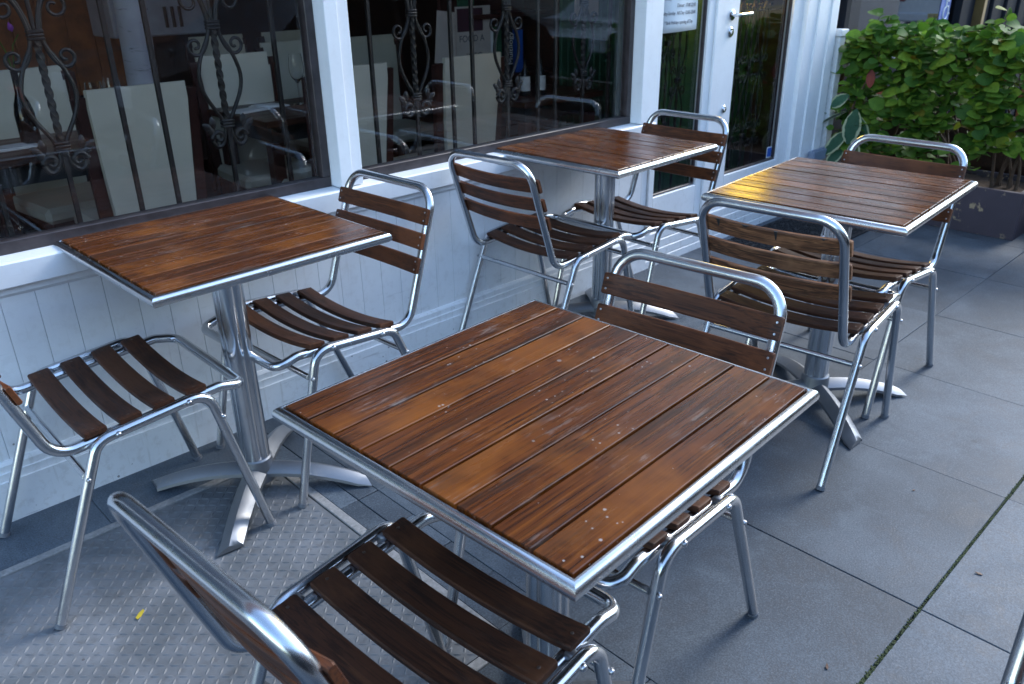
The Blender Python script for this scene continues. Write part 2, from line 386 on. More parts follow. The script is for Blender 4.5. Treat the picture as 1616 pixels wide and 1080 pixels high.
# ------------------------------------------------------------------ mesh helpers
class MB:
    def __init__(s):
        s.bm = bmesh.new(); s.pid = s.bm.verts.layers.float.new('pid'); s.edge = s.bm.verts.layers.float.new('edge'); s.cur = 0.0; s.mi = 0
    def v(s, p, e=0.0):
        a = s.bm.verts.new(p); a[s.pid] = s.cur; a[s.edge] = e; return a
    def f(s, vs):
        try:
            fa = s.bm.faces.new(vs); fa.material_index = s.mi; return fa
        except ValueError: return None
    def box(s, x0, x1, y0, y1, z0, z1, ch=0.0, T=None):
        if ch <= 0:
            c = [(x, y, z) for x in (x0, x1) for y in (y0, y1) for z in (z0, z1)]
            vs = [s.v(T @ Vector(p) if T else p) for p in c]
            for q in ((0, 1, 3, 2), (4, 6, 7, 5), (0, 4, 5, 1), (2, 3, 7, 6), (0, 2, 6, 4), (1, 5, 7, 3)): s.f([vs[i] for i in q])
            return
        ch = min(ch, (x1 - x0) * .49, (y1 - y0) * .49, (z1 - z0) * .49)
        V = {}
        for ix, X in enumerate((x0, x1)):
            for iy, Y in enumerate((y0, y1)):
                for iz, Z in enumerate((z0, z1)):
                    sx, sy, sz = (1, -1)[ix], (1, -1)[iy], (1, -1)[iz]
                    for ax, p in ((0, (X, Y + sy * ch, Z + sz * ch)), (1, (X + sx * ch, Y, Z + sz * ch)), (2, (X + sx * ch, Y + sy * ch, Z))):
                        V[ix, iy, iz, ax] = s.v(T @ Vector(p) if T else p)
        for i in (0, 1):
            for ax in range(3):
                k = lambda a, b: V[((i, a, b) if ax == 0 else (a, i, b) if ax == 1 else (a, b, i)) + (ax,)]
                s.f([k(0, 0), k(0, 1), k(1, 1), k(1, 0)])
        for a in (0, 1):
            for b in (0, 1):
                s.f([V[a, b, 0, 0], V[a, b, 1, 0], V[a, b, 1, 1], V[a, b, 0, 1]])
                s.f([V[a, 0, b, 0], V[a, 1, b, 0], V[a, 1, b, 2], V[a, 0, b, 2]])
                s.f([V[0, a, b, 1], V[1, a, b, 1], V[1, a, b, 2], V[0, a, b, 2]])
                for c in (0, 1): 
                    if c: pass
        for a in (0, 1):
            for b in (0, 1):
                for c in (0, 1): s.f([V[a, b, c, 0], V[a, b, c, 1], V[a, b, c, 2]])
    def sweep(s, path, prof, closed=False, caps=True, up=(0, 0, 1), twist=0.0, scale=None):
        """prof: list of (a, b) in the frame (side, up)"""
        path = [Vector(p) for p in path]; n = len(path)
        rings = []; prev = None
        for i, p in enumerate(path):
            if closed: t = (path[(i + 1) % n] - path[i - 1])
            else: t = (path[min(i + 1, n - 1)] - path[max(i - 1, 0)])
            if t.length < 1e-9: t = Vector((0, 0, 1))
            t.normalize()
            if prev is None:
                u = Vector(up)
                if abs(u.dot(t)) > .95: u = Vector((1, 0, 0)) if abs(t.x) < .9 else Vector((0, 1, 0))
            else: u = prev
            u = (u - t * u.dot(t)).normalized(); sd = t.cross(u); prev = u
            a = twist * i; ca, sa = math.cos(a), math.sin(a); k = scale(i / (n - 1)) if scale else 1
            ring = [s.v(p + sd * ((x * ca - y * sa) * k) + u * ((x * sa + y * ca) * k)) for x, y in prof]
            rings.append(ring)
        m = len(prof)
        for i in range(n if closed else n - 1):
            A, B = rings[i], rings[(i + 1) % n]
            off = 0
            if closed and i == n - 1:
                off = min(range(m), key=lambda o: sum((A[j].co - B[(j + o) % m].co).length for j in range(m)))
            for j in range(m): s.f([A[j], A[(j + 1) % m], B[(j + 1 + off) % m], B[(j + off) % m]])
        if caps and not closed: s.f(rings[0][::-1]); s.f(rings[-1])
    def tube(s, path, r, closed=False, seg=14, caps=True, scale=None):
        s.sweep(path, [(r * math.cos(2 * PI * j / seg), r * math.sin(2 * PI * j / seg)) for j in range(seg)], closed, caps, scale=scale)
    def lathe(s, prof, c=(0, 0, 0), seg=20, T=None):
        rings = []
        for r, z in prof:
            if r < 1e-6: p = Vector((c[0], c[1], c[2] + z)); rings.append([s.v(T @ p if T else p)])
            else:
                rg = []
                for j in range(seg):
                    p = Vector((c[0] + r * math.cos(2 * PI * j / seg), c[1] + r * math.sin(2 * PI * j / seg), c[2] + z)); rg.append(s.v(T @ p if T else p))
                rings.append(rg)
        for A, B in zip(rings, rings[1:]):
            for j in range(seg):
                if len(A) == 1 and len(B) == 1: continue
                if len(A) == 1: s.f([A[0], B[(j + 1) % seg], B[j]])
                elif len(B) == 1: s.f([A[j], A[(j + 1) % seg], B[0]])
                else: s.f([A[j], A[(j + 1) % seg], B[(j + 1) % seg], B[j]])
    def build(s, name, mat, parent=None, smooth=True, angle=35, loc=None):
        bmesh.ops.recalc_face_normals(s.bm, faces=s.bm.faces)
        me = bpy.data.meshes.new(name); s.bm.to_mesh(me); s.bm.free()
        for m in (mat if isinstance(mat, (list, tuple)) else [mat]): me.materials.append(m)
        if smooth:
            me.shade_smooth()
            me.set_sharp_from_angle(angle=R(angle))
        o = bpy.data.objects.new(name, me); col.objects.link(o)
        if parent: o.parent = parent
        if loc: o.location = loc
        return o

def tag(o, label=None, cat=None, group=None, kind=None):
    if label: o['label'] = label
    if cat: o['category'] = cat
    if group: o['group'] = group
    if kind: o['kind'] = kind
    return o
def thing(name, loc, rz=0.0, label=None, cat=None, group=None):
    o = bpy.data.objects.new(name, None); col.objects.link(o)
    o.empty_display_size = .1
    o.location = loc; o.rotation_euler = (0, 0, rz)
    return tag(o, label, cat, group)
def children(o): return [c for c in bpy.data.objects if c.parent == o]
def copy_tree(o, parent=None):
    kids = children(o)
    c = o.copy(); col.objects.link(c)
    if parent: c.parent = parent
    for k in kids: copy_tree(k, c)
    return c

def fillet(pts, radii, seg=7, closed=False):
    pts = [Vector(p) for p in pts]; n = len(pts); out = []
    for i, p in enumerate(pts):
        r = radii[i] if isinstance(radii, (list, tuple)) else radii
        if (not closed and i in (0, n - 1)) or r <= 0: out.append(p); continue
        a = (pts[i - 1] - p); b = (pts[(i + 1) % n] - p); la, lb = a.length, b.length; a.normalize(); b.normalize()
        ang = a.angle(b); 
        if ang > PI - .02: out.append(p); continue
        dd = min(r / math.tan(ang / 2), la * .49, lb * .49); rr = dd * math.tan(ang / 2)
        bis = (a + b).normalized(); c = p + bis * (rr / math.sin(ang / 2))
        s0 = p + a * dd - c; s1 = p + b * dd - c
        tot = s0.angle(s1)
        for k in range(seg + 1):
            t = k / seg; w0 = math.sin((1 - t) * tot) / math.sin(tot); w1 = math.sin(t * tot) / math.sin(tot)
            out.append(c + s0 * w0 + s1 * w1)
    return out
def subdiv(path, maxlen, closed=False):
    out = []; n = len(path)
    for i in range(n if closed else n - 1):
        a, b = Vector(path[i]), Vector(path[(i + 1) % n]); k = max(1, int((b - a).length / maxlen))
        for j in range(k): out.append(a.lerp(b, j / k))
    if not closed: out.append(Vector(path[-1]))
    return out

# ================================================================== CHAIR
def seat_z(x): return .4422 + (x + .1254) / .2912 * .0226
def slat(mb, cx, cz, w, t, half, axis_w, axis_n, sag, edge_drop=0.0, n=14, pid=0.0, notch=None):
    """a curved slat running along y; axis_w: width direction, axis_n: normal (sag goes against it)"""
    mb.cur = pid
    aw = Vector(axis_w).normalized(); an = Vector(axis_n).normalized()
    ch = .0025
    prof = [(-w / 2 + ch, 0), (-w / 2, -ch), (-w / 2, -t + ch), (-w / 2 + ch, -t), (w / 2 - ch, -t), (w / 2, -t + ch), (w / 2, -ch), (w / 2 - ch, 0)]
    rings = []
    for i in range(n + 1):
        u = -1 + 2 * i / n; y = u * half
        dz = -sag * (1 - u * u) 
        e = 1.0
        if i in (0, n): y = u * half; e = .94
        base = Vector((cx, y, cz)) + an * dz
        if i in (0, n): base -= an * .0022
        ring = [mb.v(base + aw * (a * (e if i in (0, n) else 1)) + an * (b * (.85 if i in (0, n) else 1))) for a, b in prof]
        rings.append(ring)
        if i == 0 or i == n - 1:
            # an extra ring close to the end gives the rounded end
            uu = u + (.02 if i == 0 else (2 / n - .02)); yy = uu * half
            b2 = Vector((cx, yy, cz)) + an * (-sag * (1 - uu * uu))
            rings.append([mb.v(b2 + aw * a + an * b) for a, b in prof])
    for A, B in zip(rings, rings[1:]):
        for j in range(8): mb.f([A[j], A[(j + 1) % 8], B[(j + 1) % 8], B[j]])
    mb.f(rings[0][::-1]); mb.f(rings[-1])

def screw(mb, p, nrm, r=.0032):
    nrm = Vector(nrm).normalized(); q = nrm.to_track_quat('Z', 'Y').to_matrix().to_4x4(); q.translation = Vector(p)
    mb.lathe([(0, .0008), (r * .7, .0009), (r, .0002), (r, -.002)], T=q, seg=10)
def bolt(mb, p, nrm, r=.006):
    q = Vector(nrm).normalized().to_track_quat('Z', 'Y').to_matrix().to_4x4(); q.translation = Vector(p)
    mb.lathe([(0, .0042), (r * .5, .0040), (r * .9, .0025), (r, 0), (r * 1.25, 0), (r * 1.25, -.003)], T=q, seg=12)

def make_chair(wear=False):
    root = thing('terrace_chair', (0, 0, 0))
    YR = .202; RT = .0128
    rail = lambda x: seat_z(x) - .0275
    # continuous loop: seat rails, front bar and back hoop
    xb, zb = -.192, rail(-.192)
    slope = -.335
    ux = lambda z: -.2415 + slope * (z - .5612)
    zt = .792
    half = [(.262, 0, .425), (.262, YR, .425), (.20, YR, rail(.20)), (xb + .002, YR, zb - .002), (ux(zt), YR - .004, zt), (ux(zt), 0, zt)]
    full = half[1:5] + [(x, -y, z) for x, y, z in half[1:5][::-1]]
    rad = [.075, .05, .062, .068, .068, .062, .05, .075]
    path = fillet(full, rad, 8, True)
    path = subdiv(path, .05, True)
    mb = MB(); mb.tube(path, RT, True, 16)
    # lugs between rail and legs
    mb.mi = 1
    for s in (-1, 1):
        for x in (-.070, .118):
            T = Matrix.Translation((x, s * (YR + .014), rail(x) + .006))
            mb.box(-.009, .009, -.012, .012, -.013, .011, .004, T)
    fr = mb.build('seat_and_back_frame', [M['alu'], M['cast']], root, angle=50)
    # legs
    for s in (-1, 1):
        y = s * .2315
        zl = lambda x: .4335 + (x + .06) / .168 * .0155 - .004
        pts = [(-.2796, s * .2356, 0.004), (-.105, y, zl(-.105)), (.158, y, zl(.158)), (.2624, s * .2319, .004)]
        p = subdiv(fillet(pts, [0, .048, .048, 0], 8), .06)
        mb = MB(); mb.tube(p, .0122, False, 16)
        b = mb; b.mi = 1
        for x, z in ((-.0603, .4300), (.1076, .4459)): bolt(b, (x, s * .2440, z), (0, s, 0))
        for x, z in ((-.1434, .3457), (.1833, .3774)): bolt(b, (x, s * .2440, z), (0, s, 0), .005)
        lg = mb.build('leg_pair', [M['alu'], M['bolt']], root, angle=50)
        for k, e in ((0, pts[0]), (3, pts[3])):
            nb = pts[1] if k == 0 else pts[2]
            dv = (Vector(nb) - Vector(e)).normalized(); e0 = Vector(e) - dv * .003
            c = MB(); c.tube([e0, e0 + dv * .002, e0 + dv * .012], .0130, False, 14)
            c.build('foot_cap', M['cap'], lg)
    for x, z in ((-.1434, .3457), (.1833, .3774)):
        mb = MB(); mb.tube([(x, -.222, z), (x, 0, z), (x, .222, z)], .0082, False, 12)
        mb.build('stretcher', M['alu'], root, angle=60)
    # seat
    w = .0525
    mb = MB(); sc = mb
    for k in range(4):
        cx = -.1254 + w / 2 + k * (.2912 - w) / 3; cz = seat_z(cx)
        ax = (1, 0, .0776)
        mb.mi = 0
        slat(mb, cx, cz, w, .0135, .2135, ax, (-.0776, 0, 1), .020, pid=k + 1.0)
        mb.mi = 2
        for s in (-1, 1): screw(sc, (cx, s * .198, cz - .0026), (0, 0, 1))
    st = mb.build('seat', [M['seat_wood'], M['bolt'], M['screw']], root)
    # backrest
    mb = MB(); sc = mb
    tx = lambda z: -.2161 - .0643 * (z - .5612) / .1856
    for k in range(3):
        zc = .5840 + k * .0688
        cx = tx(zc) + .0005
        an = Vector((1, 0, .345)).normalized(); ax = Vector((-.345, 0, 1)).normalized()
        mb.mi = 0
        slat(mb, cx, zc, .0485, .0125, .2135, ax, an, .018, pid=k + 11.0)
        mb.mi = 1
        for s in (-1, 1):
            for q in (-.012, .012): screw(sc, Vector((cx, s * .203, zc)) + ax * q - an * .0012, an, .0026)
    if wear:
        # dark splits running down from the top edge of the upper slat
        cr = mb; mb.mi = 2; ax = Vector((-.345, 0, 1)).normalized(); an = Vector((1, 0, .345)).normalized()
        zc = .5840 + 2 * .0688
        for y, dp, wd in ((.152, .022, .0032), (.068, .006, .006), (-.02, .026, .0030), (-.145, .005, .004)):
            u = y / .2135; base = Vector((tx(zc), y, zc)) - an * (.018 * (1 - u * u) + .0127) + ax * .0245
            a = [base + Vector((0, -wd * 1.6, 0)), base + Vector((0, wd * 1.6, 0)), base - ax * dp + Vector((0, wd * .5, 0)), base - ax * dp - Vector((0, wd * .4, 0))]
            vs = [cr.v(q - an * .0006) for q in a] + [cr.v(q + an * .003) for q in a]
            for q in ((0, 1, 2, 3), (7, 6, 5, 4), (0, 4, 5, 1), (1, 5, 6, 2), (2, 6, 7, 3), (3, 7, 4, 0)): cr.f([vs[i] for i in q])
    mb.build('backrest', [M['worn_wood' if wear else 'back_wood'], M['bolt'], M['black_plastic']], root)
    return root

CG = 'aluminium terrace chairs with dark wooden slats'
chairs = [
    (-.2795, -.292, -.0083, 'slatted aluminium chair at the left edge, facing the table by the left window'),
    (.3364, -.2718, 3.1851, 'slatted aluminium chair against the white wall, right of the table by the left window'),
    (1.3791, -.2431, .0209, 'slatted aluminium chair turned away from the camera, left of the table by the second window'),
    (1.9056, -.2631, 3.1275, 'slatted aluminium chair nearest the white door, backrest against it'),
    (-.2466, -1.4992, .0777, 'slatted aluminium chair in the near foreground, its back hoop closest to the camera'),
    (.3055, -1.4229, 3.2236, 'slatted aluminium chair tucked under the far side of the big foreground table'),
    (1.4389, -1.2521, .0795, 'worn chair with paler cracked oak back slats, left of the table near the hedge'),
    (1.9289, -1.1853, 3.1474, 'slatted aluminium chair directly in front of the hedge planter'),
    (.122, -2.407, R(188), 'chair of which only one grey back tube shows at the bottom right corner'),
]
proto = make_chair(); wornc = make_chair('back')
for i, (x, y, a, lb) in enumerate(chairs):
    o = proto if i == 0 else wornc if i == 6 else copy_tree(proto)
    o.location = (x, y, .004); o.rotation_euler = (0, 0, a)
    tag(o, lb, 'chair', CG)

# ================================================================== TABLES
TH = .7345
def make_table(W, D, n_planks=9):
    root = thing('terrace_table', (0, 0, 0))
    W2, D2 = W / 2, D / 2
    # planks
    mb = MB(); rim = .0145; gap = .0042
    w = (D - 2 * rim - .006 - gap * (n_planks - 1)) / n_planks
    rr = random.Random(int(W * 10000))
    for k in range(n_planks):
        y0 = -D2 + rim + .0035 + k * (w + gap)
        mb.cur = k + 1.0 + W * 3
        T = Matrix.Translation((0, 0, rr.uniform(-.0006, .0008))) @ Matrix.Rotation(rr.uniform(-.0012, .0012), 4, 'Z')
        mb.box(-W2 + rim + .002 + rr.uniform(0, .0015), W2 - rim - .002 - rr.uniform(0, .0015), y0 + rr.uniform(0, .0008), y0 + w - rr.uniform(0, .0008), TH - .016, TH + .0005, .0011, T)
    tp = mb.build('tabletop', M['table_wood'], root, angle=25)
    mb = MB(); mb.box(-W2 + .012, W2 - .012, -D2 + .012, D2 - .012, TH - .026, TH - .0175, 0)
    mb.build('underlay', M['black_plastic'], tp, smooth=False)
    # rim
    mb = MB()
    prof = [(-.0135, -.004), (-.0125, -.0022), (-.010, -.0020)]
    for k in range(9):
        a = PI / 2 - PI * k / 8; prof.append((-.0125 + .0125 * math.cos(a), -.0155 + .0135 * math.sin(a)))
    prof += [(-.0145, -.029), (-.0145, -.010)]
    rings = []
    for sx, sy in ((-1, -1), (1, -1), (1, 1), (-1, 1)):
        rings.append([mb.v((sx * (W2 + a), sy * (D2 + a), TH + z)) for a, z in prof])
    for i in range(4):
        A, B = rings[i], rings[(i + 1) % 4]
        for j in range(len(prof)): mb.f([A[j], A[(j + 1) % len(prof)], B[(j + 1) % len(prof)], B[j]])
    mb.build('edge_rim', M['rim'], root, angle=30)
    # pedestal
    ped = thing('pedestal', (0, 0, 0)); ped.parent = root
    mb = MB()
    prof = []
    for k in range(48):
        a = 2 * PI * k / 48
        r = .0365 + .0042 * abs(math.cos(2 * a)) ** .6 - .0035 * (abs(math.sin(2 * a)) ** 10)
        prof.append((r * math.cos(a + PI / 4), r * math.sin(a + PI / 4)))
    mb.sweep([(0, 0, .085), (0, 0, .3), (0, 0, .5), (0, 0, TH - .022)], prof, caps=True)
    return root, ped, mb

def finish_table(root, ped, mb, off, rot):
    # the pedestal was gathered at its own origin
    c = mb.build('column', M['alu'], root, angle=50, loc=(off[0], off[1], 0)); c.rotation_euler = (0, 0, rot)
    bpy.data.objects.remove(ped)
    mb = MB(); mb.box(-.10, .10, -.10, .10, TH - .034, TH - .0265, .002)
    pl = mb.build('mounting_plate', M['cast'], root, loc=(off[0], off[1], 0))
    hub = MB(); hub.lathe([(.0, .104), (.041, .104), (.0445, .100), (.046, .085), (.047, .060), (.050, .045), (.05, .03), (0, .03)], seg=28)
    h = hub.build('hub', M['cast'], root, loc=(off[0], off[1], 0))
    for k in range(4):
        mb = MB()
        n = 12; rings = []
        for i in range(n + 1):
            t = i / n; r = .03 + .285 * t
            z = .074 - .057 * (t ** 2.1)
            wd = .034 - .004 * t
            ring = []
            hgt = .019 * (1 - .2 * t)
            for a, zz in ((-1, -1), (-.97, -.45), (-.80, -.15), (-.42, .45), (0, .80), (.42, .45), (.80, -.15), (.97, -.45), (1, -1), (.9, -1.1), (.5, -1.1), (0, -1.1), (-.5, -1.1), (-.9, -1.1)):
                cut = (.018 - .045 * (a + 1) / 2) if i == n else 0
                ring.append(mb.v((r + cut, a * wd, max(.006, z + zz * hgt - .006))))
            rings.append(ring)
        for A, B in zip(rings, rings[1:]):
            for j in range(14): mb.f([A[j], A[(j + 1) % 14], B[(j + 1) % 14], B[j]])
        mb.f(rings[0][::-1]); mb.f(rings[-1])
        l = mb.build('foot', M['cast'], root, angle=24, loc=(off[0], off[1], 0)); l.rotation_euler = (0, 0, rot + PI / 4 + k * PI / 2)
        g = MB(); g.lathe([(0, 0), (.012, 0), (.013, .008), (.0, .012)], c=(.287, 0, 0), seg=12)
        g.build('foot_pad', M['black_plastic'], l)

TG = 'square slatted terrace tables'
tables = [
    (.1021, -.2499, .0196, .6596, .6202, (-.05, -.08), .02, 'small slatted wooden table under the left restaurant window'),
    (1.712, -.2297, .0298 + PI / 2, .631, .6458, (-.015, .01), .03, 'small slatted wooden table under the second window, nearest the white door'),
    (1.7156, -1.2009, .0732 + PI / 2, .6189, .682, (-.028, .055), .05, 'slatted wooden table in front of the hedge planter'),
    (.057, -1.4937, .0485, .6482, .6388, (0, 0), .05, 'large looking slatted wooden table in the centre foreground with white paint specks'),
]
for x, y, a, W, D, off, rot, lb in tables:
    r_, p_, m_ = make_table(W - .002, D - .002)
    finish_table(r_, p_, m_, off, rot)
    r_.location = (x, y, .004); r_.rotation_euler = (0, 0, a); tag(r_, lb, 'table', TG)

# ================================================================== GROUND
def sheet(name, mat, x0, x1, y0, y1, z, kind='structure', nx=1, ny=1):
    mb = MB()
    mb.f([mb.v((x0, y0, z)), mb.v((x1, y0, z)), mb.v((x1, y1, z)), mb.v((x0, y1, z))])
    return tag(mb.build(name, mat, smooth=False), kind=kind)
sheet('ground', M['asphalt'], -150, 150, -150, 150, -.13)
# pavement body
mb = MB(); mb.box(-12, 40, -2.98, .6, -.12, -.008)
tag(mb.build('pavement_bed', M['dirt'], smooth=False), kind='structure')
mb = MB()
for k in range(57):
    mb.box(-12 + k * .92, -12 + k * .92 + .914, -3.14, -2.984, -.12, .006, .012)
tag(mb.build('kerb', M['kerb']), kind='structure')
# slabs
HX0, HX1, HY0, HY1 = -1.62, .152, -1.305, -.208     # cellar hatch
mb = MB(); rr = random.Random(5); pid = 0
def slab(x0, x1, y0, y1):
    global pid
    pid += 1; mb.cur = pid * 1.37
    dz = rr.uniform(-.0012, .0012); t = rr.uniform(-.0006, .0006)
    T = Matrix.Translation(((x0 + x1) / 2, (y0 + y1) / 2, dz)) @ Matrix.Rotation(t, 4, 'X') @ Matrix.Rotation(rr.uniform(-.0006, .0006), 4, 'Y')
    mb.box(-(x1 - x0) / 2, (x1 - x0) / 2, -(y1 - y0) / 2, (y1 - y0) / 2, -.02, .004, .0016, T)
xs = [.282 + .6115 * k for k in range(-19, 40)]
ys = [-2.975, -2.55, -1.90, -1.25, -.60, 0.05]
for i in range(len(xs) - 1):
    for j in range(len(ys) - 1):
        x0, x1, y0, y1 = xs[i] + .0005, xs[i + 1] - .0005, ys[j] + .0008, ys[j + 1] - .0010
        if ys[j] == -1.90: y0 += .0025
        if ys[j + 1] == -1.90: y1 -= .0025
        if x1 < HX0 or x0 > HX1 or y1 < HY0 or y0 > HY1: 
            slab(x0, x1, y0, y1); continue
        # clip round the hatch with small cut pieces
        if x0 < HX0: slab(x0, HX0 - .001, y0, y1)
        xa, xb_ = max(x0, HX0), min(x1, HX1)
        if y1 > HY1 + .01: slab(max(x0, HX0 + .001), xb_ if x1 > HX1 else x1, HY1 + .002, y1)
        if y0 < HY0 - .01: slab(max(x0, HX0 + .001), xb_ if x1 > HX1 else x1, y0, HY0 - .002)
        if x1 > HX1 + .01:
            # narrow dark border then cut tiles
            ya, yb = max(y0, HY0 - .0), min(y1, .045)
            slab(HX1 + .0015, HX1 + .060, ya if y0 > HY0 else y0, yb)
            step = .165; yy = yb
            base = ya if y0 > HY0 else y0
            while yy - base > .01:
                y2 = max(base, yy - step)
                slab(HX1 + .0625, x1, y2 + .0015, yy - .001); yy = y2
tag(mb.build('paving', M['slab'], angle=30), kind='structure')
# moss in the long joint
mb = MB(); rr = random.Random(11)
for k in range(4200):
    x = rr.uniform(.3, 2.6); dens = .75 + .35 * math.sin(x * 9) * math.sin(x * 4.1 + 1)
    if rr.random() > dens: continue
    y = -1.90 + rr.gauss(0, .0026); r = rr.uniform(.0012, .0036)
    mb.lathe([(0, r * .7), (r * .7, r * .45), (r, 0)], c=(x, y, -.0005 + rr.uniform(0, .004)), seg=6)
tag(mb.build('moss', M['moss']), kind='stuff')

# ------------------------------------------------------------------ cellar hatch
hatch = thing('cellar_hatch', (0, 0, 0), 0, 'diamond pattern steel cellar hatch set flush in the paving at the lower left', 'hatch')
mb = MB()
x0, x1, y0, y1, fw = HX0, HX1, HY0, HY1, .026
for a in ((x0, x1, y1 - fw, y1), (x0, x1, y0, y0 + fw), (x0, x0 + fw, y0 + fw, y1 - fw), (x1 - fw, x1, y0 + fw, y1 - fw)):
    mb.box(a[0], a[1], a[2], a[3], -.02, .0065, .0015)
mb.build('hatch_frame', M['kerb'], hatch)
mb = MB()
px0, px1, py0, py1 = x0 + fw + .004, x1 - fw - .004, y0 + fw + .004, y1 - fw - .004
mb.box(px0, px1, py0, py1, -.01, .004, .001)
p = .0218; rr = random.Random(3)
ny = int((py1 - py0) / p); nx = int((px1 - px0) / p)
for i in range(nx):
    for j in range(ny):
        cx = px0 + (i + .6) * p; cy = py0 + (j + .6) * p
        if cx > px1 - .012 or cy > py1 - .012: continue
        a = PI / 4 if (i + j) % 2 == 0 else -PI / 4
        h = .0026 * rr.uniform(.75, 1.1); L = .0116; Wd = .0034
        ca, sa = math.cos(a), math.sin(a)
        P = lambda u, w_, z: (cx + u * ca - w_ * sa, cy + u * sa + w_ * ca, .004 + z)
        e1, e2 = mb.v(P(-L, 0, 0)), mb.v(P(L, 0, 0))
        s_ = [mb.v(P(u, w_, 0)) for u, w_ in ((-L * .5, Wd * .8), (0, Wd), (L * .5, Wd * .8))]
        t_ = [mb.v(P(u, -w_, 0)) for u, w_ in ((-L * .5, Wd * .8), (0, Wd), (L * .5, Wd * .8))]
        m_ = [mb.v(P(-L * .45, 0, h * .8)), mb.v(P(0, 0, h)), mb.v(P(L * .45, 0, h * .8))]
        for q in (s_, t_):
            mb.f([e1, q[0], m_[0]]); mb.f([q[0], q[1], m_[1], m_[0]]); mb.f([q[1], q[2], m_[2], m_[1]]); mb.f([q[2], e2, m_[2]])
mb.build('tread_plate', M['plate'], hatch, angle=20)
# fallen leaf
mb = MB()
pts = [(-.014, -.004, .0), (-.004, -.0065, .001), (.012, -.003, .003), (.015, .003, .004), (.003, .006, .002), (-.011, .004, .0)]
vs = [mb.v(q) for q in pts]; mb.f(vs); vs2 = [mb.v((x, y, z + .0006)) for x, y, z in pts]; mb.f(vs2)
for i in range(6): mb.f([vs[i], vs[(i + 1) % 6], vs2[(i + 1) % 6], vs2[i]])
o = mb.build('fallen_leaf', M['yellow_leaf'], loc=(-.415, -.62, .0072)); o.rotation_euler = (0, 0, .5)
tag(o, 'small yellow leaf lying on the diamond pattern steel plate', 'leaf')
for (x, y, a, sc_, lb) in ((.575, -1.83, .4, .5, 'tiny dry brown leaf crumb on the paving below the foreground chair legs'), (1.115, -1.955, 1.7, .6, 'tiny dry brown leaf crumb on the paving at the lower right beyond the mossy joint'), (1.36, -1.70, 2.6, .35, 'tiny dark crumb on the open paving right of the worn chair')):
    mb = MB(); P_ = [(-.014, -.004, .0), (-.004, -.0065, .004), (.012, -.003, .003), (.015, .003, .007), (.003, .006, .002), (-.011, .004, .003)]
    a_ = [mb.v((u * sc_, w_ * sc_, z * sc_)) for u, w_, z in P_]; b_ = [mb.v((u * sc_, w_ * sc_, z * sc_ + .0008)) for u, w_, z in P_]
    mb.f(a_[::-1]); mb.f(b_)
    for i in range(6): mb.f([a_[i], a_[(i + 1) % 6], b_[(i + 1) % 6], b_[i]])
    o = mb.build('leaf_crumb', M['pole'], loc=(x, y, .0055)); o.rotation_euler = (0, 0, a); tag(o, lb, 'leaf')
# doormat
mb = MB(); mb.box(-.42, .42, -.235, .235, 0, .014, .004)
rr = random.Random(9)
for k in range(2500):
    x, y = rr.uniform(-.41, .41), rr.uniform(-.225, .225); r = .0035
    mb.box(x - r, x + r, y - r, y + r, .013, .016 + rr.uniform(0, .004))
o = mb.build('doormat', M['mat'], loc=(3.33, -.285, .004)); tag(o, 'black bristly doormat on the paving before the white door', 'doormat')

# ================================================================== RESTAURANT FRONT
bld = thing('restaurant_building', (0, 0, 0), 0, 'white painted restaurant front with large brown framed windows and a glazed double door', 'building')
XL, XE = -5.0, 4.02
# panelling with V grooves
mb = MB()
k0 = -.3965
g = .0842
n0 = int((XL - k0) / g) - 1
x = k0 + n0 * g
yb = .022
while x < 2.34:
    a, b = max(x, XL), min(x + g, 2.34)
    if b > a + .003:
        q = [(a, .0265), (a + .0012, yb), (b - .0012, yb), (b, .0265)]
        lo = [mb.v((u, w_, .165)) for u, w_ in q]; hi = [mb.v((u, w_, .66)) for u, w_ in q]
        for j in range(3): mb.f([lo[j], lo[j + 1], hi[j + 1], hi[j]])
    x += g
mb.box(XL, 2.34, .03, .16, 0, .66)
mb.build('boarded_panel', M['white'], bld, angle=20)
# baseboard
mb = MB()
prof = [(0, 0), (0, .126), (.004, .1275), (.005, .131), (.004, .150), (.009, .1515), (.0095, .156), (.009, .170), (.016, .179), (.03, .181)]
A = [mb.v((XL, y, z)) for y, z in prof]; B = [mb.v((2.335, y, z)) for y, z in prof]
for j in range(len(prof) - 1): mb.f([A[j], B[j], B[j + 1], A[j + 1]])
mb.f(B + [mb.v((2.335, .03, 0))])
mb.build('baseboard', M['white'], bld, angle=20)
# sill
mb = MB()
prof = [(.03, .618), (.014, .632), (.010, .636), (.010, .652), (-.006, .655), (-.010, .659), (-.010, .718), (-.006, .7225), (.060, .7245), (.14, .7245), (.14, .64)]
A = [mb.v((XL, y, z)) for y, z in prof]; B = [mb.v((2.345, y, z)) for y, z in prof]
for j in range(len(prof)): mb.f([A[j], B[j], B[(j + 1) % len(prof)], A[(j + 1) % len(prof)]])
mb.f(A); mb.f(B)
mb.build('window_sill', M['white'], bld, angle=20)
TOPZ = 2.85
def post(pieces, name='post'):
    mb = MB()
    for a, b, y, y2, z0, z1 in pieces: mb.box(a, b, y, y2, z0, z1, .0018)
    return mb.build(name, M['white'], bld, angle=25)
post([(.640, .687, -.004, .10, .727, TOPZ), (.6872, .731, .004, .10, .727, TOPZ)])
post([(2.236, 2.296, -.004, .10, .727, TOPZ), (2.2962, 2.344, .003, .10, .727, TOPZ)])
post([(-1.10, -1.02, -.004, .10, .727, TOPZ)])
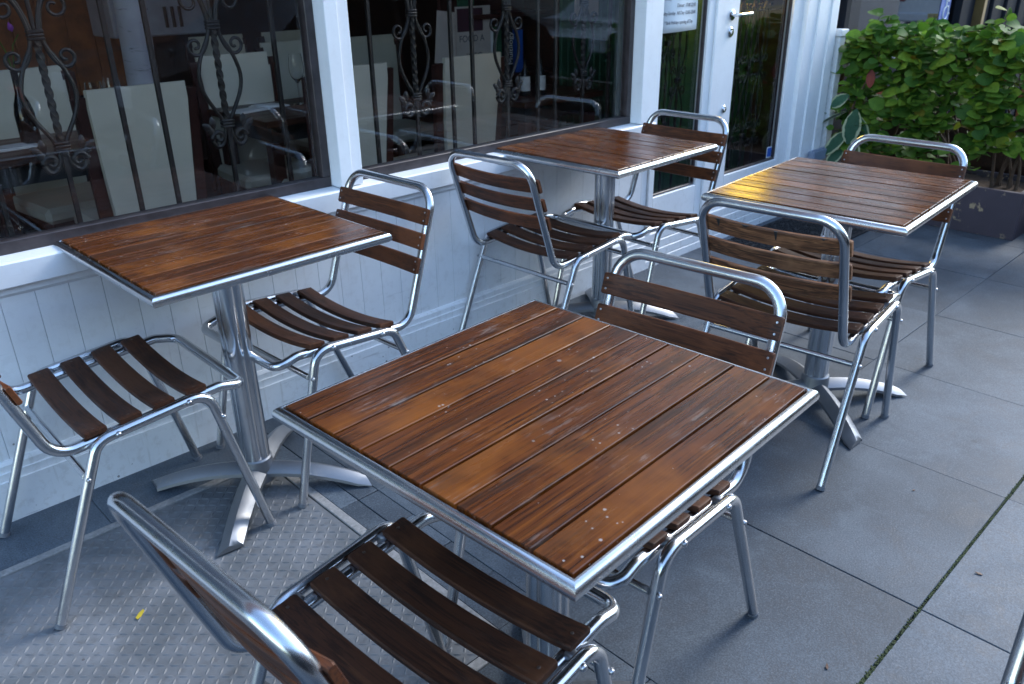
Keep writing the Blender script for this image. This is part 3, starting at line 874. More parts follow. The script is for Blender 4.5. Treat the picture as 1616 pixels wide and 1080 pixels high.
# fascia above windows
mb = MB(); mb.box(XL, XE, -.03, .20, TOPZ, 3.099, .01); mb.box(XL, XE, -.10, .20, 3.1, 3.18, .01)
mb.build('fascia', M['white'], bld)
mb = MB(); mb.box(XL, XE, 0.0, 7, 3.18, 6.0); mb.build('upper_wall', M['brick'], bld, smooth=False)
# windows
def window(x0, x1):
    z0, z1 = .7245, TOPZ; fw = .030
    mb = MB()
    mb.box(x0, x1, .056, .098, z0, z0 + fw + .004, .002); mb.box(x0, x1, .056, .098, z1 - fw, z1, .002)
    mb.box(x0, x0 + fw, .056, .098, z0 + fw + .0042, z1 - fw - .0002, .002); mb.box(x1 - fw, x1, .056, .098, z0 + fw + .0042, z1 - fw - .0002, .002)
    f = mb.build('window', M['brown_frame'], bld)
    mb = MB(); mb.box(x0 + fw - .008, x1 - fw + .008, .0745, .0800, z0 + fw, z1 - fw + .008)
    mb.build('pane', M['glass'], f, smooth=False)
window(-1.02, .6398); window(.7312, 2.2358); window(-4.9, -1.101)
# ---- door zone
DY = .03
def rail_(mb, a, b, z0, z1, y=DY, ch=.0025, dep=.045): mb.box(a, b, y, y + dep, z0, z1, ch)
post([(2.345, 2.384, .012, .10, .175, TOPZ)], 'door_jamb')
def leaf(name, x0, x1, gx0, gx1, gz0, gz1, hinge_right):
    mb = MB()
    rail_(mb, x0, gx0, .175, 2.12); rail_(mb, gx1, x1, .175, 2.12); rail_(mb, gx0 + .0002, gx1 - .0002, .175, gz0); rail_(mb, gx0 + .0002, gx1 - .0002, gz1, 2.12)
    # raised bead round the glass
    d_ = mb.build(name, M['white'], bld, angle=25)
    b = MB(); w = .012
    for q in ((gx0, gx1, gz0, gz0 + w), (gx0, gx1, gz1 - w, gz1), (gx0, gx0 + w, gz0 + w, gz1 - w), (gx1 - w, gx1, gz0 + w, gz1 - w)):
        b.box(q[0] + .0004, q[1] - .0004, DY + .012, DY + .030, q[2] + .0004, q[3] - .0004, .003)
    b.build('glazing_bead', M['brown_frame'], d_)
    b = MB(); b.box(gx0 + .002, gx1 - .002, DY + .031, DY + .036, gz0 + .002, gz1 - .002); b.build('pane', M['glass'], d_, smooth=False)
    return d_
dl = leaf('door', 2.3845, 2.868, 2.408, 2.770, .349, 2.0, False)
dr = leaf('door', 2.873, 3.69, 3.036, 3.580, .350, 2.0, True)
# moulding strip on the meeting stile
mb = MB(); mb.box(2.82, 2.867, DY - .012, DY - .0003, .18, 2.11, .004); mb.build('astragal', M['white'], dl, angle=25)
# handle
h = MB()
def disc(mb, x, z, r, t, y=DY):
    T = Matrix.Translation((x, y, z)) @ Matrix.Rotation(PI / 2, 4, 'X'); mb.lathe([(0, t), (r * .8, t), (r, t * .6), (r, 0)], T=T, seg=24)
disc(h, 2.968, 1.155, .026, .008)
h.tube(fillet([(2.968, DY, 1.155), (2.968, DY - .045, 1.155), (3.07, DY - .05, 1.158)], .015, 5), .0085, False, 12)
h.build('handle', M['chrome'], dr)
h = MB(); disc(h, 2.966, 1.075, .024, .010); disc(h, 2.966, 1.075, .010, .016); h.build('lock', M['chrome'], dr)
h = MB(); disc(h, 2.966, .705, .019, .010); disc(h, 2.966, .705, .009, .016); h.build('lock', M['chrome'], dr)
mb = MB(); mb.box(2.384, 3.70, DY, .10, 2.121, TOPZ, .003); mb.build('transom', M['white'], bld)
post([(3.6905, 3.80, .004, .10, .0, TOPZ)], 'door_jamb')
post([(3.8002, 3.935, -.006, .10, .0, TOPZ), (3.9352, 4.02, -.014, .14, .0, TOPZ)], 'corner_post')
# boarding below the doors
mb = MB()
for k in range(4):
    z0 = .001 + k * .0435; mb.box(2.3352, 3.69, .002 + k * .004, .10, z0, z0 + .0415, .003)
mb.build('threshold_boards', M['white'], bld, angle=25)
# interior shell
mb = MB(); mb.box(XL, 5.2, .10, 7, -.02, .0); o = mb.build('restaurant_floor', M['floor_in'], smooth=False); tag(o, kind='structure')
mb = MB(); mb.box(XL, 5.0, 4.2, 4.3, 0, 2.9); mb.box(XL - .1, XL, .1, 4.2, 0, 2.9); mb.box(4.9, 5.0, .6, 4.2, 0, 2.9); mb.box(XE - .12, XE - .02, .14, .6, 0, 2.9); mb.box(XE - .02, 5.0, .5, .6, 0, 2.9)
mb.build('inner_wall', M['brown_wall'], bld, smooth=False)
mb = MB(); mb.box(XL, 5.0, .202, 4.3, 2.9, 2.96); mb.build('ceiling', M['ceiling'], bld, smooth=False)
mb = MB(); rr = random.Random(2)
for k in range(16):
    mb.cur = k; mb.box(-1.2 + k * .17, -1.2 + k * .17 + .165, 4.14, 4.19, .6, 2.6, .004)
mb.build('timber_cladding', M['orange_wall'], bld)
mb = MB()
for k in range(20): mb.box(3.12 + k * .062, 3.12 + k * .062 + .058, 1.30, 1.33, 0, 2.3, .006)
o = mb.build('green_screen', M['green_panel']); tag(o, 'green boarded screen standing inside, seen at the right end of the second window', 'screen')
mb = MB()
for k in range(14): mb.box(2.86 + k * .072, 2.86 + k * .072 + .069, .40, .42, 0, 2.5, .006)
o = mb.build('green_screen', M['green_panel']); tag(o, 'green boarded screen standing inside right behind the white double door', 'screen')

# door scroll ironwork and window grilles ---------------------------------
def spiral(cx, cz, r0, turns, start, sgn, y, n=22):
    pts = []
    for i in range(n + 1):
        t = i / n; a = start + sgn * 2 * PI * turns * t; r = r0 * (1 - .78 * t)
        pts.append((cx + r * math.cos(a), y, cz + r * math.sin(a)))
    return pts
def bez(p0, p1, p2, p3, n=14):
    out = []
    for i in range(n + 1):
        t = i / n; a = (1 - t) ** 3; b = 3 * t * (1 - t) ** 2; c = 3 * t * t * (1 - t); d_ = t ** 3
        out.append(tuple(a * p0[k] + b * p1[k] + c * p2[k] + d_ * p3[k] for k in range(3)))
    return out
def motif(mb, x, y, zl, zu, sc=1.0, leaves=True):
    H = zu - zl
    sq = [(-.0075, -.0075), (.0075, -.0075), (.0075, .0075), (-.0075, .0075)]
    n = 44; mb.sweep([(x, y, zl + H * i / n) for i in range(n + 1)], sq, twist=.34)
    for s in (-1, 1):
        # bow
        p = bez((x + s * .010, y, zl), (x + s * .028, y, zl + H * .18), (x + s * .085 * sc, y, zl + H * .34), (x + s * .060 * sc, y, zl + H * .60)) + \
            bez((x + s * .060 * sc, y, zl + H * .60), (x + s * .045 * sc, y, zl + H * .80), (x + s * .016, y, zl + H * .84), (x + s * .012, y, zu))[1:]
        mb.tube(p, .0062, False, 8)
        # curl just below the collar
        q = bez((x + s * .014, y, zu), (x + s * .018, y, zu - .05), (x + s * .04, y, zu - .085), (x + s * .062 * sc, y, zu - .082), 10)
        sp = spiral(x + s * .062 * sc, zu - .056, .026, 1.05, -PI / 2, s, y)
        mb.tube(q + sp[1:], .0048, False, 8, scale=lambda t: 1.25 - .35 * t)
        # scroll above the collar
        q = bez((x + s * .014, y, zu), (x + s * .016, y, zu + .05), (x + s * .035, y, zu + .10), (x + s * .060 * sc, y, zu + .098), 10)
        sp = spiral(x + s * .060 * sc, zu + .066, .032, 1.1, PI / 2, -s, y)
        mb.tube(q + sp[1:], .0048, False, 8, scale=lambda t: 1.25 - .35 * t)
        q = bez((x + s * .008, y, zu), (x + s * .012, y, zu + .08), (x + s * .07, y, zu + .14), (x + s * .09, y, zu + .26), 12)
        mb.tube(q, .005, False, 8)
        if leaves:
            # leaf scrolls at the foot of the bow
            q = bez((x + s * .008, y, zl - .01), (x + s * .012, y, zl - .07), (x + s * .045, y, zl - .085), (x + s * .055, y, zl - .045), 10)
            sp = spiral(x + s * .036, zl - .040, .022, .95, 0 if s > 0 else PI, s, y - .004)
            mb.tube(q, .0055, False, 8, scale=lambda t: 1 + .5 * t); mb.tube(sp, .0075, False, 8, scale=lambda t: 1.1 - .5 * t)
            for (dx, dz, ry) in ((.058, -.02, .5), (.066, -.006, .9), (.050, .004, .1)):
                T = Matrix.Translation((x + s * dx, y - .006, zl + dz)) @ Matrix.Rotation(s * ry, 4, 'Y') @ Matrix.Diagonal((.012, .006, .022, 1))
                mb.lathe([(0, -1), (.6, -.5), (1, .1), (.6, .7), (0, 1)], T=T, seg=8)
    for z in (zl, zu):
        for dz in (-.009, 0, .009): mb.box(x - .020, x + .020, y - .011, y + .011, z + dz - .0040, z + dz + .0040, .002)
def grille(name, bars, motifs, z0, z1, y, label, x0, x1):
    g_ = thing(name, (0, 0, 0), 0, label, 'window grille', 'wrought iron grilles inside the glass')
    for b in bars:
        mb = MB(); mb.box(b - .0065, b + .0065, y - .0065, y + .0065, z0 + .012, z1 - .012, .001); mb.build('bar', M['iron'], g_)
    for m in motifs:
        mb = MB(); motif(mb, m, y, .957, 1.241)
        mb.sweep([(m, y, z0 + .012), (m, y, .952)], [(-.006, -.006), (.006, -.006), (.006, .006), (-.006, .006)])
        mb.tube([(m, y, 1.25), (m, y, z1 - .012)], .006, False, 8)
        mb.build('scroll', M['iron'], g_, angle=45)
    mb = MB(); mb.box(x0, x1, y - .010, y + .010, z0, z0 + .0115, .001); mb.box(x0, x1, y - .010, y + .010, z1 - .0115, z1, .001); mb.build('grille_rail', M['iron'], g_)
grille('window_grille', [-.90, -.76, -.63, -.42, -.30, .052, .164, .550], [-.52, -.124, .357], .727, 2.80, .16, 'wrought iron scroll grille behind the left window', -1.0, .62)
grille('window_grille', [.911, 1.272, 1.376, 1.735, 1.840, 2.192], [1.096, 1.559, 2.017], .727, 2.80, .16, 'wrought iron scroll grille behind the second window', .75, 2.22)
g_ = thing('door_grille', (0, 0, 0), 0, 'twisted wrought iron scroll gates behind the glass of the white double door', 'door grille')
for x in (2.50, 2.62, 2.72, 3.14, 3.26, 3.38, 3.50):
    mb = MB(); y = .15
    sq = [(-.005, -.005), (.005, -.005), (.005, .005), (-.005, .005)]
    mb.sweep([(x, y, .2 + .02 * i) for i in range(100)], sq, twist=.4)
    for zc in ((.50, .86, 1.22) if x != 2.62 else (.66, 1.04)):
        for s in (-1, 1):
            for u in (-1, 1):
                q = bez((x + s * .008, y, zc), (x + s * .010, y, zc + u * .05), (x + s * .03, y, zc + u * .07), (x + s * .042, y, zc + u * .068), 8)
                sp = spiral(x + s * .042, zc + u * .045, .023, 1.0, u * PI / 2, -s * u, y, 16)
                mb.tube(q + sp[1:], .0048, False, 7)
        mb.box(x - .016, x + .016, y - .011, y + .011, zc - .012, zc + .012, .002)
        if zc < 1.2:
            for s in (-1, 1):
                mb.tube(bez((x + s * .008, y, zc + .02), (x + s * .07, y, zc + .12), (x + s * .07, y, zc + .22), (x + s * .008, y, zc + .34)), .0045, False, 7)
    mb.build('scroll', M['iron'], g_, angle=45)

# ================================================================== INTERIOR FURNITURE
def dining_chair():
    root = thing('dining_chair', (0, 0, 0))
    # front faces +y; the back is towards -y (the window)
    def slab_(mb, pts, t):
        pass
    mb = MB()
    prof = []
    n = 10
    hw = .195
    rings = []
    for i in range(n + 1):
        t = i / n; z = .36 + .64 * t; yc = -.20 - .055 * t ** 1.5; w_ = hw * (.82 + .18 * t); th = .045 * (1 - .35 * t)
        if i == n: w_ -= .006; th *= .7
        rings.append([mb.v(q) for q in ((-w_, yc + .004, z), (-w_ + .006, yc - th / 2, z), (w_ - .006, yc - th / 2, z), (w_, yc + .004, z), (w_ - .006, yc + th / 2, z), (-w_ + .006, yc + th / 2, z))])
        if i == n - 1:
            pass
    for A, B in zip(rings, rings[1:]):
        for j in range(6): mb.f([A[j], A[(j + 1) % 6], B[(j + 1) % 6], B[j]])
    mb.f(rings[0][::-1]); mb.f(rings[-1])
    mb.build('backrest', M['cream'], root, angle=50)
    mb = MB()
    for s in (-1, 1):
        mb.sweep([(s * (hw * .82 + .010), -.197, .37), (s * (hw * .9 + .010), -.206, .62), (s * (hw + .008), -.245, .975)], [(-.009, -.024), (.009, -.024), (.009, .024), (-.009, .024)])
    mb.box(-.20, .20, -.185, -.165, .30, .40, .004)
    mb.build('back_frame', M['oxblood'], root)
    mb = MB(); mb.box(-.20, .20, -.19, .22, .40, .47, .02); mb.build('seat', M['cream'], root)
    for s in (-1, 1):
        mb = MB(); mb.sweep([(s * .185, -.23, 0), (s * .190, -.19, .4), (s * .212, -.232, .97)], [(-.014, -.02), (.014, -.02), (.014, .02), (-.014, .02)])
        mb.build('leg', M['oxblood'], root)
        mb = MB(); mb.sweep([(s * .175, .18, 0), (s * .185, .18, .40)], [(-.016, -.016), (.016, -.016), (.016, .016), (-.016, .016)]); mb.build('leg', M['oxblood'], root)
    return root
DG = 'cream high backed dining chairs inside'
dc = dining_chair()
spots = [(.40, 1.22, 0, 'cream high backed dining chair, its whole back to the left window behind two bars'),
         (1.30, 1.13, 0, 'cream high backed dining chair half hidden by the post between the windows'),
         (1.96, 1.08, .02, 'cream high backed dining chair in the middle of the second window'),
         (1.22, 1.62, PI - .1, 'cream dining chair across the inner table, framed by the round iron scroll'),
         (1.86, 2.12, PI, 'cream dining chair behind the lone tall wine glass'),
         (1.80, 2.95, PI, 'cream dining chair far inside, top of its back showing over the scroll'),
         (.30, 1.75, PI + .1, 'cream dining chair at the far left behind the bottle vase'),
         (2.40, 2.05, PI, 'cream dining chair far inside, seen at the left end of the second window'),
         (2.32, 2.95, PI, 'cream dining chair furthest inside, by the right edge of the left window')]
for i, (x, y, a, lb) in enumerate(spots):
    o = dc if i == 0 else copy_tree(dc)
    o.location = (x, y, 0); o.rotation_euler = (0, 0, a); tag(o, lb, 'dining chair', DG)
def dining_table(x, y, w_, d_, label, z=.75):
    t = thing('dining_table', (x, y, 0), 0, label, 'dining table', 'dark dining tables inside')
    mb = MB(); mb.box(-w_ / 2, w_ / 2, -d_ / 2, d_ / 2, z - .03, z, .003); mb.build('tabletop', M['interior_wood'], t)
    mb = MB(); mb.box(-w_ / 2 + .05, w_ / 2 - .05, -d_ / 2 + .05, d_ / 2 - .05, z - .11, z - .031); mb.build('apron', M['black_plastic'], t)
    for sx in (-1, 1):
        for sy in (-1, 1):
            mb = MB(); mb.box(-.03, .03, -.03, .03, 0, z - .112, .003); l = mb.build('leg', M['oxblood'], t, loc=(sx * (w_ / 2 - .06), sy * (d_ / 2 - .06), 0))
dining_table(.22, 1.42 + .05, .70, .50, 'dark dining table inside on the left, with the bottle vase on it')
dining_table(1.38, 1.52 + .02, .66, .60, 'dark dining table inside carrying napkins and the lone tall wine glass')
dining_table(2.55, 1.05, .62, .62, 'dark dining table inside with two white labelled bottles on it')
def wineglass(x, y, label, h=.22, z=.75):
    mb = MB(); k = h / .22
    out = [(0, 0), (.034, .001), (.033, .003), (.006, .008), (.0042, .02), (.0040, .09 * k), (.010, .100 * k), (.030, .120 * k), (.038, .145 * k), (.037, .175 * k), (.031, h)]
    inn = [(.0298, h), (.0355, .175 * k), (.0365, .145 * k), (.029, .122 * k), (.009, .104 * k), (0, .102 * k)]
    mb.lathe(out + inn, seg=20)
    o = mb.build('wine_glass', M['wineglass'], loc=(x, y, z)); tag(o, label, 'wine glass', 'wine glasses on the inner tables')
wineglass(1.455, 1.615, 'tall empty wine glass standing alone near the right edge of the left window', .25)
wineglass(.42, 1.50, 'empty wine glass left of a pair, near the dark bottle vase')
wineglass(.53, 1.60, 'empty wine glass at the middle of the left window beside the birch trunk')
wineglass(.50, 1.52, 'empty wine glass tucked behind the scroll of the left grille')
wineglass(1.62, 1.56, 'empty wine glass seen through the first scroll of the second window')
# napkins, plate, cutlery
for x, y, a, lb in ((1.16, 1.60, .2, 'folded white napkin with cutlery on the left of the inner table'), (1.30, 1.66, -.1, 'folded white napkin with cutlery nearer the tall wine glass'), (.06, 1.46, .1, 'folded white napkin at the far left of the inner table')):
    mb = MB(); mb.box(-.09, .09, -.05, .05, 0, .006, .002); mb.box(-.08, .05, -.045, .045, .0062, .011, .002)
    o = mb.build('napkin', M['label'], loc=(x, y, .7505)); o.rotation_euler = (0, 0, a); tag(o, lb, 'napkin', 'napkins on the inner tables')
# vase
t = thing('bottle_vase', (.14, 1.52, .7505), 0, 'dark bottle used as a vase with purple flowers, at the far left inside', 'vase')
mb = MB(); mb.lathe([(0, 0), (.036, 0), (.038, .01), (.038, .12), (.030, .16), (.015, .20), (.013, .28), (.015, .285), (.0, .285)], seg=20); mb.build('bottle', M['bottle'], t)
mb = MB(); mb.tube([(0, 0, .27), (-.01, 0, .36), (-.04, .01, .46)], .0025, seg=6); mb.tube([(0, 0, .27), (.02, 0, .38), (.05, 0, .42)], .0022, seg=6); mb.build('stem', M['leaf'], t)
mb = MB(); rr = random.Random(4)
for k in range(26):
    T = Matrix.Translation((-.045 + rr.gauss(0, .022), .01 + rr.gauss(0, .02), .47 + rr.gauss(0, .022))) @ Euler((rr.uniform(0, 6), rr.uniform(0, 6), 0)).to_matrix().to_4x4() @ Matrix.Diagonal((.012, .003, .022, 1))
    mb.lathe([(0, -1), (.8, -.2), (1, .3), (0, 1)], T=T, seg=6)
mb.build('flower', M['purple'], t)
for i, (x, y) in enumerate(((2.43, .93), (2.52, .90))):
    t = thing('bottle', (x, y, .7505), 0, ('clear topped bottle with a white label, left one of the pair on the inner table', 'clear topped bottle with a white label, right one of the pair on the inner table')[i], 'bottle', 'labelled bottles on the inner table')
    mb = MB(); mb.lathe([(0, 0), (.026, 0), (.027, .01), (.027, .11), (.010, .145), (.009, .18), (.011, .185), (0, .185)], seg=18); b_ = mb.build('body', M['bottle'], t)
    mb = MB(); mb.lathe([(.0275, .025), (.0278, .025), (.0278, .10), (.0275, .10)], seg=18); mb.build('label', M['label'], t)
# birch trunk
mb = MB(); mb.tube([(.80, 2.05, 0), (.83, 2.05, .7), (.85, 2.05, 1.3), (.80, 2.05, 2.0), (.85, 2.05, 2.69)], .075, False, 24)
o = mb.build('birch_trunk', M['birch']); tag(o, 'white birch trunk used as an indoor column behind the left window', 'tree trunk')
t = thing('cabinet', (1.62, 3.7, 0), 0, 'pale grey cabinet door far inside behind the birch trunk', 'cabinet')
mb = MB(); mb.box(-.36, .30, -.2, .2, 1.0, 1.9, .01); mb.build('body', M['grey_panel'], t)
mb = MB()
for k in range(3): mb.box(-.02 + k * .05, .0 + k * .05, -.215, -.201, 1.05, 1.18, .003)
mb.build('handle', M['black_plastic'], t)
# bookcase
t = thing('bookcase', (2.84, 1.45, 0), 0, 'dark wooden shelf unit inside with books and menus, behind the second window', 'bookcase')
mb = MB()
for z in (.42, .78, 1.12): mb.box(-.42, .26, -.10, .15, z, z + .025, .002)
mb.build('shelf', M['oxblood'], t)
mb = MB(); mb.box(.262, .36, -.13, .16, 0, 2.2, .003); mb.build('side_panel', M['interior_wood'], t)
mb = MB(); mb.box(-.42, .26, .155, .18, 0, 2.2); mb.build('back_panel', M['oxblood'], t, smooth=False)

def text_mesh(s_, size, align='LEFT'):
    cu = bpy.data.curves.new('lettering', 'FONT'); cu.body = s_; cu.size = size; cu.align_x = align; cu.extrude = .0002
    ob = bpy.data.objects.new('lettering', cu); col.objects.link(ob)
    dg = bpy.context.evaluated_depsgraph_get(); me = bpy.data.meshes.new_from_object(ob.evaluated_get(dg))
    bpy.data.objects.remove(ob); return me
def text(s_, size, mat, parent, loc, rot=(PI / 2, 0, 0), align='LEFT', sx=1.0):
    me = text_mesh(s_, size, align); me.materials.clear(); me.materials.append(mat)
    o = bpy.data.objects.new('lettering', me); col.objects.link(o); o.parent = parent; o.location = loc; o.rotation_euler = rot; o.scale = (sx, 1, 1)
    return o
bk = thing('book', (2.74, 1.36, .806), 0, 'dark book with pale vertical lettering standing on the inner shelf', 'book')
mb = MB(); mb.box(-.022, .022, 0, .14, 0, .26, .002); mb.build('cover', M['charcoal'], bk)
text('Multilogy', .050, M['label'], bk, (.016, -.0015, .05), (PI / 2, -PI / 2, 0))
for i, (x, w_, h_, m_, lb) in enumerate(((2.60, .03, .25, 'label', 'thin pale book at the left end of the inner shelf'), (2.66, .04, .27, 'green_panel', 'green book beside the pale one on the inner shelf'), (2.83, .05, .24, 'blue', 'dark blue book right of the lettered book'))):
    mb = MB(); mb.box(-w_ / 2, w_ / 2, 0, .15, 0, h_, .002); o = mb.build('book', M[m_], loc=(x, 1.37, .806)); tag(o, lb, 'book', 'books on the inner shelf')
mn = thing('menu_stand', (2.36, 1.38, .86), 0, 'cream menu cards standing up behind the second window with a dark square and lettering', 'menu')
mb = MB()
for x, z, a, w_, h_ in ((-.10, .04, .12, .16, .27), (.10, .0, 0, .26, .33)):
    T = Matrix.Translation((x, 0 if a else -.012, z)) @ Matrix.Rotation(a, 4, 'Y'); mb.box(-w_ / 2, w_ / 2, 0, .004, 0, h_, 0, T)
mb.box(-.16, .24, -.03, .05, -.08, .001, .002)
mb.build('card', M['menu'], mn, smooth=False)
mb = MB(); mb.box(-.02, .17, -.0145, -.0125, .20, .32); mb.build('picture', M['maroon'], mn, smooth=False)
text('FOOD A', .05, M['ink'], mn, (-.01, -.013, .145)); text('INTO', .05, M['ink'], mn, (.04, -.013, .05))
mb = MB(); mb.box(2.38, 2.50, 1.40, 1.41, 1.147, 1.33); o = mb.build('poster', M['green_panel'], smooth=False); tag(o, 'small green poster beside the menu cards on the upper shelf', 'poster')
t = thing('notice', (3.34, 1.294, 1.10), 0, 'white framed notice fixed on the green boards near the right window edge', 'notice')
mb = MB(); mb.box(-.11, .11, -.004, .004, 0, .3, .001); mb.build('sheet', M['menu'], t)

# ================================================================== NOTICES ON THE DOOR
ns = thing('opening_hours_sheet', (2.565, DY + .0295, 1.098), R(0), 'white sheet of opening hours taped inside the narrow door glass', 'notice')
mb = MB(); n = 10; rings = []
for i in range(n + 1):
    t_ = i / n; z = .34 * t_; b_ = .004 * math.sin(t_ * 7)
    rings.append([mb.v((-.146 - .004 * math.sin(t_ * 5), -b_ * .3, z + (0 if i else .000))), mb.v((0, b_ * .2, z)), mb.v((.146 + .003 * math.sin(t_ * 6 + 1), -b_ * .2, z + (.004 if i == 0 else 0)))])
for A, B in zip(rings, rings[1:]):
    for j in range(2): mb.f([A[j], A[j + 1], B[j + 1], B[j]])
o = mb.build('sheet', M['paper'], ns); md = o.modifiers.new('thickness', 'SOLIDIFY'); md.thickness = .0004; md.offset = 1
mb = MB(); mb.box(-.02, .142, -.0030, -.0026, .199, .226); mb.build('shaded_row', M['ink_pale'], ns, smooth=False)
sz = .0215
rows = [('Monday', '', 'Closed', .238), ('Tuesday', '', 'Closed', .205), ('Wednesday', 'Dinner', '17:00-22:00', .172), ('Thursday', 'Lunch', '12:00-15:00', .140), ('', 'Dinner', '17:00-22:00', .108), ('Friday-Sunday', 'All Day', '12:00-22:00', .076)]
for a, b, c, z in rows:
    if a: text(a, sz, M['ink'], ns, (-.140, -.0034, z), sx=.9)
    if b: text(b, sz, M['ink'], ns, (-.020, -.0034, z), sx=.9)
    if c: text(c, sz, M['ink'], ns, (.045, -.0034, z), sx=.8)
text('* Bank Holidays opening all Day', sz, M['ink'], ns, (0, -.0034, .036), align='CENTER', sx=.8)
st = thing('blue_sticker', (3.545, DY + .0295, .362), 0, 'small blue and white sticker low on the right hand door glass', 'sticker')
mb = MB(); mb.box(-.028, .028, 0, .001, 0, .062); mb.build('backing', M['sign_white'], st, smooth=False)
mb = MB(); mb.box(-.022, .022, -.0012, -.0002, .006, .056); mb.build('emblem', M['blue'], st, smooth=False)
yp = thing('light_panel', (3.30, DY + .0295, 1.235), 0, 'lit yellow panel added high inside the right hand door glass for the yellow reflection on a table', 'light panel')  # glowing panel added so the table by the hedge reflects yellow
mb = MB(); mb.box(-.20, .20, 0, .001, 0, .34); mb.build('sheet', M['yellow_glow'], yp, smooth=False)
bx = thing('letter_box', (3.93, -.045, .30), 0, 'small blue grey plastic box low on the corner post behind the far table', 'box')
mb = MB(); mb.box(-.075, .085, -.02, .022, 0, .06, .004); mb.build('body', M['greybox'], bx)
mb = MB()
for k in range(7): mb.box(-.070 + k * .022, -.056 + k * .022, -.010, .002, .0602, .069, .001)
mb.build('ridge', M['greybox'], bx)

# ================================================================== PLANTER, HEDGE
pl = thing('planter', (4.26, -.60, .004), 0, 'dark purple grey trough planter with chipped paint, holding the hedge', 'planter')
X0, X1, Y0, Y1, H = -.21, .24, -.55, .52, .256
mb = MB()
T = None
mb.box(X0, X0 + .03, Y0, Y1, 0, H, .003); mb.box(X1 - .03, X1, Y0, Y1, 0, H, .003)
mb.box(X0 + .0302, X1 - .0302, Y0 + .0005, Y0 + .03, 0, H, .003); mb.box(X0 + .0302, X1 - .0302, Y1 - .03, Y1, 0, H, .003)
mb.build('box', M['planter'], pl)
mb = MB(); n = 14; rr = random.Random(8); grid = []
for i in range(n + 1):
    grid.append([mb.v((X0 + .03 + (X1 - X0 - .06) * i / n, Y0 + .03 + (Y1 - Y0 - .06) * j / 30, H - .03 + rr.uniform(-.008, .008))) for j in range(31)])
for i in range(n):
    for j in range(30): mb.f([grid[i][j], grid[i + 1][j], grid[i + 1][j + 1], grid[i][j + 1]])
mb.build('soil', M['soil'], pl)
pl2 = thing('planter', (4.42, -1.78, .004), 0, 'second dark trough planter at the right edge, beyond the corner of the first', 'planter')
mb = MB(); mb.box(-.2, .24, -.55, .5, 0, .25, .003); mb.build('box', M['planter'], pl2)

def leafmesh(mb, base, dirv, nrm, L, Wd, pid, fold=.25, bend=.2, rag=0):
    d_ = Vector(dirv).normalized(); n_ = Vector(nrm); n_ = (n_ - d_ * n_.dot(d_)).normalized(); s_ = d_.cross(n_)
    mb.cur = pid
    prof = [(0.0, .0), (.12, .46), (.32, .86), (.55, 1.0), (.78, .78), (.93, .36), (1.0, 0.0)]
    mid = []; lt = []; rt = []
    for t, w_ in prof:
        c = Vector(base) + d_ * (L * t) - n_ * (bend * L * t * t)
        mid.append(mb.v(c, 0.0))
        if 0 < t < 1:
            o_ = Wd * .5 * w_
            lt.append(mb.v(c + s_ * o_ + n_ * (fold * o_), 1.0)); rt.append(mb.v(c - s_ * o_ + n_ * (fold * o_), 1.0))
    for side in (lt, rt):
        mb.f([mid[0], side[0], mid[1]])
        for i in range(len(side) - 1): mb.f([mid[i + 1], side[i], side[i + 1], mid[i + 2]])
        mb.f([mid[-2], side[-1], mid[-1]])
